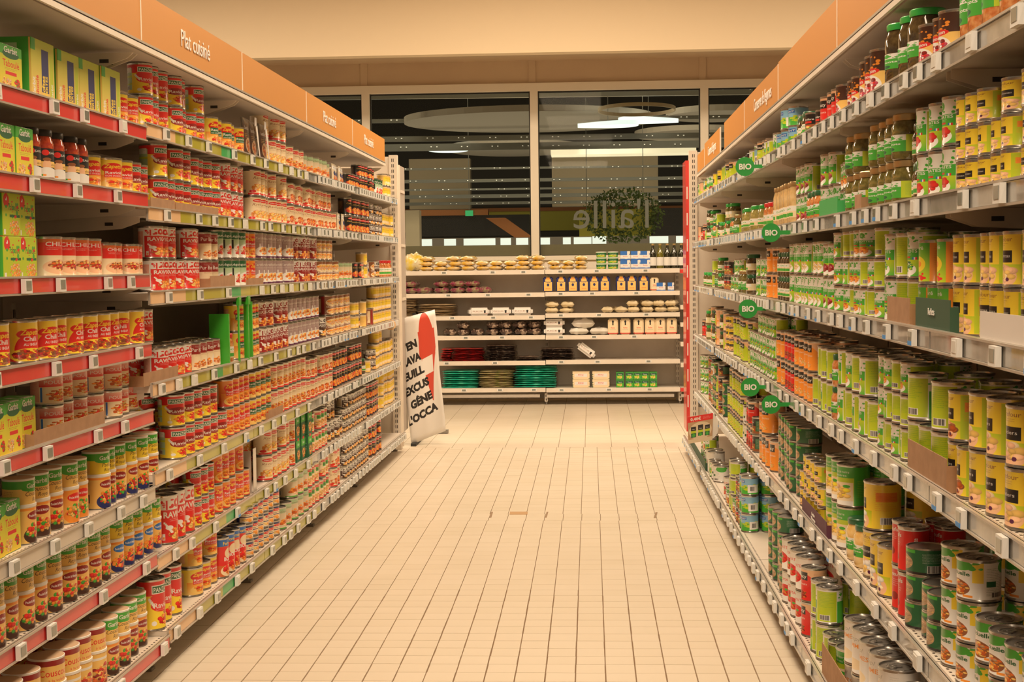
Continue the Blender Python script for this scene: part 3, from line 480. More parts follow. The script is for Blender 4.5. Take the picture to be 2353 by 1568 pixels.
# ring lamp
b = MB(); y = 16.6; c = at_depth(1463, 256, y); R = 88*y/FPX; n = 48
for i in range(n):
    a0, a1 = 2*PI*i/n, 2*PI*(i+1)/n; b.hexa([(R*q*math.cos(a), 1.3*R*q*math.sin(a), z) for z in (0, .04) for a, q in ((a0, .965), (a0, 1), (a1, 1), (a1, .965))], 'hall_beige')
ob('ceiling_ring', b.mesh('ceiling_ring'), loc=c, label='thin pale ring hanging above the kidney lamps', cat='ceiling ring')
slab('ceiling_beam', 1266, 1600, 334, 357, 24, 0, 'glow_cream', 'long lit cream light box above the beige wall', 'light box', .6)
slab('wall_hall_band', 1150, 1300, 335, 350, 25, 0, 'hall_island', 'grey band below the ceiling', None)
streaks = [(214, .13), (276, .05), (318, .07), (338, .1), (388, .03), (416, .05), (436, .03), (452, .06), (468, .05)]  # reflections in the glass, built as metal bars behind it with glowing dots
for i, (v, th) in enumerate(streaks):
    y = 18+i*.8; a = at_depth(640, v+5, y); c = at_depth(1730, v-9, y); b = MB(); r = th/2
    b.hexa([(a[0], y, a[2]-r), (c[0], y, c[2]-r), (c[0], y+.06, c[2]-r), (a[0], y+.06, a[2]-r), (a[0], y, a[2]+r), (c[0], y, c[2]+r), (c[0], y+.06, c[2]+r), (a[0], y+.06, a[2]+r)], 'hall_wire_streak')
    t = ob('reflection_streak', b.mesh('reflection_streak'), label='%s hanging steel rail down from the hall ceiling' % ['first', 'second', 'third', 'fourth', 'fifth', 'sixth', 'seventh', 'eighth', 'ninth'][i], cat='rail')
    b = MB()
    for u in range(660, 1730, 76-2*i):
        for du in (0, 13): p = at_depth(u+du+i*17, v+3-12*(u-640)/1090., y); s_ = .008; b.box(p[0]-s_, p[0]+s_, y-.02, y-.005, p[2]-s_*.6, p[2]+s_*.6, 'glint_glow')  # paired glints of each reflected streak, made as small glowing boxes
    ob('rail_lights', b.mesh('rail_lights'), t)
# leafy reversed sign
sg = bpy.data.objects.new('leafy_sign', None); COL.objects.link(sg); sg['label'] = 'leafy green sign with reversed grey letters behind the glass'; sg['category'] = 'sign'
y = 20.; c0 = at_depth(1440, 495, y); b = MB(); x0, x1 = hx(1330, y), hx(1495, y); b.box(x0, x1, y, y+.15, hz(545, y), hz(484, y), 'hall_green'); ob('board', b.mesh('board'), sg); b = MB(); b.box(x0+.1, x0+.11, y+.05, y+.06, hz(484, y), 6.2, 'hall_wire_streak'); b.box(x1-.11, x1-.1, y+.05, y+.06, hz(484, y), 6.2, 'hall_wire_streak'); ob('hanging_wire', b.mesh('hanging_wire'), sg)
lv = MB(); rr = random.Random(3)
for i in range(1500):
    a = rr.random()*2*PI; q = math.sqrt(rr.random()); x = hx(1430, y)+q*.52*math.cos(a)*(1+.15*rr.random()); z = hz(500, y)+q*.34*math.sin(a)*(1+.2*rr.random()); yy = y-.05-rr.random()*.12 if q > .55 or rr.random() < .3 else y+.2
    s_ = .012+.02*rr.random(); t_ = rr.random()*PI; ca, sa = math.cos(t_)*s_, math.sin(t_)*s_; lv.face([(x-ca, yy, z-sa), (x+sa*.5, yy-.01, z-ca*.5), (x+ca, yy, z+sa), (x-sa*.5, yy+.01, z+ca*.5)], 'leafy')
ob('leaves', lv.mesh('leaves'), sg, kind='stuff')
k = .64*FPX/3240
t = text_obj('letters', "l'aille", .56, 'letter_grey', sg, Matrix.Translation((hx(1404, y), y-.25, hz(528, y)))@Matrix.Rotation(PI/2, 4, 'X')@Matrix.Diagonal((-1, 1, 1, 1)), ext=.01)
b = MB(); y = 26; p = at_depth(1080, 491, y); b.box(p[0]-.07, p[0]+.07, y-.2, y-.15, p[2]-.05, p[2]+.05, 'exit_green'); b.box(p[0]-.005, p[0]+.005, y-.18, y-.17, p[2]+.05, 6.2, 'hall_wire_streak'); ob('exit_sign', b.mesh('exit_sign'), label='small green exit sign above the dark counter', cat='sign')

# ------------------------------------------------------------------ gondola bays
ORD = 'first second third fourth fifth sixth seventh eighth ninth tenth eleventh twelfth thirteenth fourteenth fifteenth sixteenth seventeenth eighteenth nineteenth twentieth'.split()
def ordn(n):
    if n <= 20: return ORD[n-1]
    t, u = divmod(n, 10); tens = {2: 'twenty', 3: 'thirty', 4: 'forty', 5: 'fifty', 6: 'sixty', 7: 'seventy', 8: 'eighty', 9: 'ninety'}
    return (tens[t]+'-'+ORD[u-1]) if u else tens[t][:-1]+'ieth'
ZL = [1.823, 1.544, 1.262, .952, .650, .363, .118]; ZA = [1.808, 1.587, 1.320, 1.090, .867, .605, .382, .10]; ZR = [1.790, 1.483, 1.180, .832, .428, .100]
DEP = {'L': .50, 'R': .50}
def xf(side, z, y, d): # bottom shelf stands further out
    ex = (.035 if side == 'L' else .085) if z < .14 else 0.
    return front_x(side, y, d-ex)
def tag_mesh(kind):
    b = MB(); sc = 'tag_screen' if kind != 'w' else 'tag_screen_white'
    b.hexa([(-.0235, 0, -.019), (.0235, 0, -.019), (.0235, .012, -.019), (-.0235, .012, -.019), (-.0225, .001, .019), (.0225, .001, .019), (.0235, .012, .019), (-.0235, .012, .019)], 'tag_white')
    b.box(-.016, .016, -.0008, .001, -.011, .014, sc)
    if kind == 'b': b.box(-.017, .017, -.0012, .001, -.018, -.008, 'tag_blue')
    return b.mesh('price_tag')
TAG = {k: tag_mesh(k) for k in 'dwb'}
def card_mesh(k): b = MB(); b.box(-.0, .03, -.001, .001, -.017, .017, k); return b.mesh('price_card')
CARD = {k: card_mesh(k) for k in ('rail_green', 'tag_screen_white')}
RZ = {'L': PI/2, 'R': -PI/2}
def head_x(side, y): return -1.43 if side == 'L' else .796-.0028*(y-4.6)
def head_z(side, y): return 2.092-.002*max(0, y-8.5) if side == 'L' else 2.043-.0068*(y-4.6)
def quad_head(side, b, y0, y1, d0, d1, z0, z1, k):      # heights counted from the foot of the header panel
    P = []; sg_ = SIDE[side][2]
    for z in (z0, z1):
        for (yy, dd) in ((y0, d0), (y1, d0), (y1, d1), (y0, d1)): P.append((head_x(side, yy)+sg_*dd, yy, head_z(side, yy)+z))
    if side == 'R': P = [P[i] for i in (1, 0, 3, 2, 5, 4, 7, 6)]
    b.hexa(P, k)
def quad_side(side, b, y0, y1, d0, d1, z0, z1, k, zc, ktop=None):   # box between depths d0,d1 behind the front line
    P = []
    for z in (z0, z1):
        for (yy, dd) in ((y0, d0), (y1, d0), (y1, d1), (y0, d1)): P.append((xf(side, zc, yy, dd), yy, z))
    if side == 'R': P = [P[i] for i in (1, 0, 3, 2, 5, 4, 7, 6)]
    # order so that face 'u' is the top
    b.hexa(P, k)
def bay(side, y0, y1, Z, i, label, strips, hdr=None, taggap=None, h0=0, h1=0):
    t = bpy.data.objects.new('shelving_bay', None); COL.objects.link(t); t['label'] = label; t['category'] = 'shelving'; t['group'] = 'bays of the ready-meal gondola' if side == 'L' else 'bays of the vegetable gondola'
    sg_ = SIDE[side][2]; D = DEP[side]
    b = MB(); quad_side(side, b, y0, y1, D, D+.02, .02, 2.08, 'back_steel', 1); ob('back_panel', b.mesh('back_panel'), t)
    for yy in ((y0, y1) if i == 0 else (y1,)):
        b = MB(); quad_side(side, b, yy-.018, yy+.018, D-.03, D, .0, 2.10, 'cream_steel', 1)
        for z in np.arange(.1, 2.05, .05):
            quad_side(side, b, yy-.008, yy-.004, D-.031, D-.0295, z, z+.028, 'slot_dark', 1); quad_side(side, b, yy+.004, yy+.008, D-.031, D-.0295, z, z+.028, 'slot_dark', 1)
        ob('upright', b.mesh('upright'), t)
    for n, z in enumerate(Z):
        zs = z+.016; b = MB(); quad_side(side, b, y0+.002, y1-.002, .012, D-.03, zs-.025, zs-.001, 'shelf_steel', z)
        q = [(xf(side, z, y0+.002, .008), y0+.002, zs), (xf(side, z, y1-.002, .008), y1-.002, zs), (xf(side, z, y1-.002, D-.03), y1-.002, zs), (xf(side, z, y0+.002, D-.03), y0+.002, zs)]; uv = [(y0, 0), (y1, 0), (y1, D-.03), (y0, D-.03)]
        if side == 'L': q = q[::-1]; uv = uv[::-1]
        b.face(q[::-1] if side == 'L' else q, 'shelf_top', uv[::-1] if side == 'L' else uv); b.face(q if side == 'L' else q[::-1], 'shelf_top', uv if side == 'L' else uv[::-1]) if False else None
        sh = ob('shelf', b.mesh('shelf'), t)
        # rail: lips and coloured insert
        b = MB(); quad_side(side, b, y0+.002, y1-.002, .004, .012, z-.024, z+.024, 'rail_lip', z); quad_side(side, b, y0+.002, y1-.002, -.003, .006, z+.019, z+.024, 'rail_lip', z); quad_side(side, b, y0+.002, y1-.002, -.003, .006, z-.026, z-.021, 'rail_lip', z)
        ob('rail', b.mesh('rail'), sh)
        for (a, c, k) in strips(n):
            a2, c2 = max(a, y0+.004), min(c, y1-.004)
            if c2-a2 > .01: b = MB(); quad_side(side, b, a2, c2, .0015, .005, z-.020, z+.018, k, z); ob('rail_insert', b.mesh('rail_insert'), sh)
        # bracket arms
        for yy in (y0+.02, y1-.02):
            b = MB(); P = [(.04, zs-.026), (.04, zs-.045), (.10, zs-.066), (D-.06, zs-.085), (D-.03, zs-.085), (D-.03, zs-.026)]
            pts = [(xf(side, z, yy, d), zz) for d, zz in P]; b.prism(pts, 'y', yy-.0015, yy+.0015, 'cream_steel'); x_ = xf(side, z, yy, .13); b.box(min(x_, x_+sg_*.028), max(x_, x_+sg_*.028), yy-.0022, yy+.0022, zs-.055, zs-.044, 'slot_dark'); ob('bracket', b.mesh('bracket'), sh)
        y = y0+random.uniform(.05, .2)
        while y < y1-.05:
            k = 'd' if random.random() < .8 else 'w'
            if side == 'R' and z < .5: k = 'w'
            if side == 'R' and random.random() < .28: k = 'b'
            if side == 'L' and random.random() < .05: k = 'b'
            ob('price_tag', TAG[k], sh, (xf(side, z, y, -.014), y, z-.002), RZ[side])
            y += random.uniform(*(taggap or (.15, .35)))
    # feet
    for yy in ((y0, y1) if i == 0 else (y1,)):
        b = MB(); quad_side(side, b, yy-.012, yy+.012, .06, D, .035, .085, 'cream_steel', .1); quad_side(side, b, yy-.004, yy+.004, .075, .083, .01, .04, 'tin_dark', .1); quad_side(side, b, yy-.02, yy+.02, .06, .10, .0, .01, 'tin_dark', .1); ob('foot', b.mesh('foot'), t)
    # canopy and front trough carrying the header
    b = MB(); quad_head(side, b, h0, h1, .01, .40, -.032, -.024, 'back_steel'); quad_head(side, b, h0, h1, -.005, .004, -.030, -.014, 'cream_steel'); quad_head(side, b, h0, h1, -.002, .008, -.014, -.009, 'slot_dark'); quad_head(side, b, h0, h1, -.004, .008, -.009, -.002, 'rail_lip'); ob('canopy', b.mesh('canopy'), t)
    for yy in (h0+.02, h1-.02):
        zc = head_z(side, yy); b = MB(); pts = [(head_x(side, yy)+sg_*d, zz) for d, zz in ((.02, zc-.042), (.04, zc-.06), (.14, zc-.095), (D-.05, zc-.115), (D-.05, zc-.042))]; b.prism(pts, 'y', yy-.0015, yy+.0015, 'cream_steel'); x_ = head_x(side, yy)+sg_*.10; b.box(min(x_, x_+sg_*.03), max(x_, x_+sg_*.03), yy-.0022, yy+.0022, zc-.074, zc-.062, 'slot_dark'); ob('canopy_bracket', b.mesh('canopy_bracket'), t)
    return t
def header(t, side, y0, y1, text=None, dz=0., tw=1., label=None):
    b = MB(); quad_head(side, b, y0+.004, y1-.003, 0, .004, dz, dz+.157, 'orange_panel'); quad_head(side, b, y0-.003, y0+.004, -.002, .006, dz, dz+.157, 'panel_edge'); p = ob('header_panel', b.mesh('header_panel'), t, label=label)
    if text:
        yc = text[1]; sg_ = SIDE[side][2]; x = head_x(side, yc)-sg_*.002; R = Matrix.Rotation(RZ[side], 4, 'Z')@Matrix.Rotation(PI/2, 4, 'X')
        text_obj('header_lettering', text[0], .085, 'white_text', p, Matrix.Translation((x, yc, head_z(side, yc)+dz+.05))@R, bold=.002, ext=.0006, wscale=text[2])
    return p
def st_A(n): return [(0, 20, 'rail_red' if n != 5 else 'rail_grey')]
def st_L(n):
    r = [(0, 4.95+.04*(n % 3), 'rail_peach'), (4.95+.04*(n % 3), 7.15, 'rail_olive'), (7.15, 12, 'rail_clear')]
    g = {0: (5.55, 5.75), 2: (5.62, 5.8), 3: (5.35, 5.5), 5: (5.5, 5.65), 6: (5.3, 5.55)}
    if n in g: a, c = g[n]; r = [r[0], (r[1][0], a, 'rail_olive'), (a, c, 'rail_green'), (c, 7.15, 'rail_olive'), r[2]]
    return r
def st_R(n): return [(0, 20, 'rail_clear')]
LB = [3.306, 4.637, 5.965, 7.27, 8.58, 10.24]; LH = [3.17, 4.49, 5.81, 7.133, 8.521, 9.872]
nm = ['first ready-meal bay with red price rails', 'second ready-meal bay with olive price rails', 'third ready-meal bay with olive price rails', 'fourth ready-meal bay along the aisle with clear rails', 'fifth and last ready-meal bay with clear rails']
YC = lambda u, v=200: (lambda r: r[1]*-1.43/r[0])(ray(u, v))
for i in range(5):
    t = bay('L', LB[i], LB[i+1], ZA if i == 0 else ZL, i, nm[i], st_A if i == 0 else st_L, taggap=((.2, .42), (.17, .4), (.12, .3), (.06, .14), (.052, .1))[i], h0=LH[i], h1=LH[i+1])
    tx = {1: ('Plat cuisiné', YC(449, 105), 1.), 3: ('Plat cuisiné', YC(757, 280), 1.), 4: ('Plat cuisiné', YC(847, 330), 1.)}.get(i)
    header(t, 'L', LH[i], LH[i+1], tx)
RB = [1.88, 3.22, 4.55, 5.88, 7.2, 8.5, 10.12]; RH = [1.93, 3.27, 4.61, 5.999, 7.26, 8.567, 10.29]
nm = ['first vegetable bay along the aisle', 'second vegetable bay, holding yellow mushroom cans', 'third vegetable bay, holding pickle jars', 'fourth vegetable bay, with the lowest green discs', 'fifth vegetable bay, with the upper green discs', 'sixth and last vegetable bay along the aisle']
for i in range(6):
    t = bay('R', RB[i], RB[i+1], ZR, i, nm[i], st_R, taggap=((.2, .3), (.14, .3), (.12, .26), (.07, .17), (.055, .12), (.05, .09))[i], h0=RH[i], h1=RH[i+1])
    YR = lambda u, v: (lambda r: r[1]*.78/r[0])(ray(u, v))
    if i < 3: header(t, 'R', RH[i], RH[i+1])
    if i == 3: header(t, 'R', 5.999, 7.26, ('Conserve de légumes', YR(1747, 228), .88), -.006)
    if i == 4: header(t, 'R', 7.26, 8.32, None, -.006)
    if i == 5: header(t, 'R', 8.567, 9.682, ('Conserve de légumes', YR(1635, 350), .8), -.004); header(t, 'R', 9.685, 10.29, None, -.03)
# end frames behind both runs
def end_frame(side, name, label):
    t = bpy.data.objects.new('end_gondola', None); COL.objects.link(t); t['label'] = label; t['category'] = 'shelving'
    sgn = SIDE[side][2]; xe = -1.405 if side == 'L' else .722; y = 10.33 if side == 'L' else 10.36
    def bx(a, c): return (min(xe+sgn*a, xe+sgn*c), max(xe+sgn*a, xe+sgn*c))
    b = MB(); a, c = bx(.06, .95); b.box(a, c, y, y+.02, .1, 2.16, 'cream_steel'); b.box(a, c, y-.002, y, 1.90, 1.906, 'slot_dark'); b.box(a, c, y-.002, y, .30, .33, 'tin_dark'); ob('back_panel', b.mesh('back_panel'), t)
    b = MB(); a, c = bx(.0, .06); b.box(a, c, y-.02, y+.04, .0, 2.17, 'cream_steel')
    for z in np.arange(.12, 2.13, .04):
        for q in (.024, .036): a, c = bx(q, q+.005); b.box(a, c, y-.021, y-.0195, z, z+.024, 'slot_dark')
    ob('upright', b.mesh('upright'), t)
    b = MB()
    if side == 'L':
        a, c = bx(-.006, .0); b.box(a, c, y+.04, y+.34, .12, 2.10, 'back_steel'); a, c = bx(-.012, .0); b.box(a, c, y+.02, y+.045, .02, 2.10, 'cream_steel')
        for z in (1.9, 1.5, 1.1): b.box(a, c, y+.1, y+.3, z, z+.02, 'cream_steel')
    else:
        a, c = bx(-.025, -.0); b.box(a, c, y-.01, y+.3, .12, 2.10, 'rail_red')
        for z in np.arange(.3, 2., .19): a, c = bx(-.018, -.010); b.box(a, c, y-.0115, y-.0095, z, z+.09, 'white_text')
    ob('side_panel', b.mesh('side_panel'), t); return t
end_frame('L', '', 'perforated cream end frame closing the ready-meal run'); end_frame('R', '', 'cream and red end frame closing the vegetable run')

# ------------------------------------------------------------------ products
def can_mesh(r, h, des, n, lid='tin', part=True, white_ring=False):
    b = MB(des); pr = [(0, 0, 'tin_dark'), (r*.94, 0, 'tin'), (r*1.0, .002, 'tin'), (r*1.0, .005, 'tin'), (r*.97, .007, 'print_tin', 0, 1), (r*.97, h-.007, lid), (r, h-.005, lid), (r, h-.0005, lid), (r*.93, h, lid), (r*.91, h-.004, 'tin_dark' if lid == 'tin' else lid), (0, h-.004, 'tin')]
    if white_ring:
        m_ = h*.56; pr = [(0, 0, 'tin_dark'), (r*.94, 0, 'tin'), (r, .003, 'print_tin', 0, .55), (r, m_, 'lid_white'), (r*1.03, m_+.001, 'lid_white'), (r*1.03, m_+.008, 'lid_white'), (r*.97, m_+.009, 'print_tin', .59, 1), (r*.97, h-.006, 'lid_white'), (r*.98, h-.001, 'lid_white'), (r*.94, h, 'card_in' if lid == 'tin' else lid), (0, h, 'tin')]
    b.lathe(pr, n); me = b.mesh('can', True)
    lm = None
    if part:
        q = MB(); z = h-.0035
        q.lathe([(r*.62, z, 'tin'), (r*.62, z+.0012, 'tin'), (r*.55, z+.0004, 'tin')], 16)
        # ring pull
        for i in range(10): a0, a1 = 2*PI*i/10, 2*PI*(i+1)/10; q.hexa([(.011*qq*math.cos(a), -.018+.013*qq*math.sin(a), zz) for zz in (z+.001, z+.003) for a, qq in ((a0, .65), (a0, 1), (a1, 1), (a1, .65))], 'tin')
        q.box(-.006, .006, -.012, .006, z+.001, z+.003, 'tin'); lm = q.mesh('ring_pull')
    return me, lm
def box_mesh(w_, d, h, des, k='print_paper', e=.0015):
    b = MB(des); x, y = w_/2, d/2
    F = lambda P, us: b.face(P, k, [b.U(*q) for q in us])
    F([(-x, -y, 0), (x, -y, 0), (x, -y, h), (-x, -y, h)], [(.25, 0), (.75, 0), (.75, 1), (.25, 1)]); F([(x, y, 0), (-x, y, 0), (-x, y, h), (x, y, h)], [(.25, 0), (.75, 0), (.75, 1), (.25, 1)])
    F([(-x, y, 0), (-x, -y, 0), (-x, -y, h), (-x, y, h)], [(.0, 0), (.25, 0), (.25, 1), (.0, 1)]); F([(x, -y, 0), (x, y, 0), (x, y, h), (x, -y, h)], [(.76, 0), (.99, 0), (.99, 1), (.76, 1)])
    F([(-x, -y, h), (x, -y, h), (x, y, h), (-x, y, h)], [(.3, .9), (.7, .9), (.7, .99), (.3, .99)]); F([(-x, y, 0), (x, y, 0), (x, -y, 0), (-x, -y, 0)], [(.3, .9), (.7, .9), (.7, .99), (.3, .99)])
    me = b.mesh('box'); bm = bmesh.new(); bm.from_mesh(me); bmesh.ops.remove_doubles(bm, verts=bm.verts, dist=1e-5); bmesh.ops.bevel(bm, geom=list(bm.edges), offset=e, segments=1 if e < .01 else 3, affect='EDGES'); bm.to_mesh(me); bm.free(); return me
def jar_mesh(r, h, des, n, body, lid, lz=(.25, .68), part=True):
    b = MB(des); hl = .016 if h > .09 else .011; hb = h-hl; z0, z1 = hb*lz[0], hb*lz[1]
    pr = [(0, 0, body), (r*.88, 0, body), (r*.98, .006, body), (r*.98, z0, body), (r*.99, z0, 'print_paper', 0, 1), (r*.99, z1, body), (r*.98, z1, body), (r*.98, hb*.82, body), (r*.84, hb*.94, body), (r*.80, hb, body), (0, hb, body)]
    b.lathe(pr, n); q = MB(); R = r*.88; q.lathe([(0, hb-.002, lid), (R, hb-.002, lid), (R*1.02, hb+.003, lid), (R*1.02, h-.003, lid), (R*.95, h, lid), (R*.88, h-.001, lid), (0, h-.001, lid)], n)
    return b.mesh('jar', True), q.mesh('jar_lid', True)
def pouch_mesh(w_, h, des, thick=.035):
    b = MB(des); nx, nz = 6, 8; g = {}
    for s_ in (0, 1):
        for i in range(nx+1):
            for j in range(nz+1):
                u = i/nx; v = j/nz; t_ = thick*(math.sin(PI*u)**.6)*(1-v)**.7*.5+.0008; g[s_, i, j] = ((u-.5)*w_*(1-.04*math.sin(PI*v)), (-t_ if s_ == 0 else t_), v*h)
    for s_ in (0, 1):
        for i in range(nx):
            for j in range(nz):
                q = [g[s_, i, j], g[s_, i+1, j], g[s_, i+1, j+1], g[s_, i, j+1]]; uu = [(.25+.5*a/nx, c/nz) for a, c in ((i, j), (i+1, j), (i+1, j+1), (i, j+1))]
                if s_: q = q[::-1]; uu = uu[::-1]
                b.face(q, 'print_film', [b.U(*c) for c in uu])
    return b.mesh('pouch', True)
def oval_tin(w_, h, des):
    b = MB(des); b.lathe([(0, 0, 'tin'), (.98, 0, 'tin'), (1, .003, 'print_tin', 0, 1), (1, h-.004, 'tin'), (1.0, h, 'tin'), (.93, h, 'tin_dark'), (.9, h-.003, 'tin_dark'), (0, h-.003, 'tin')], 20, sx=w_/2, sy=.05); return b.mesh('oval_tin', True)
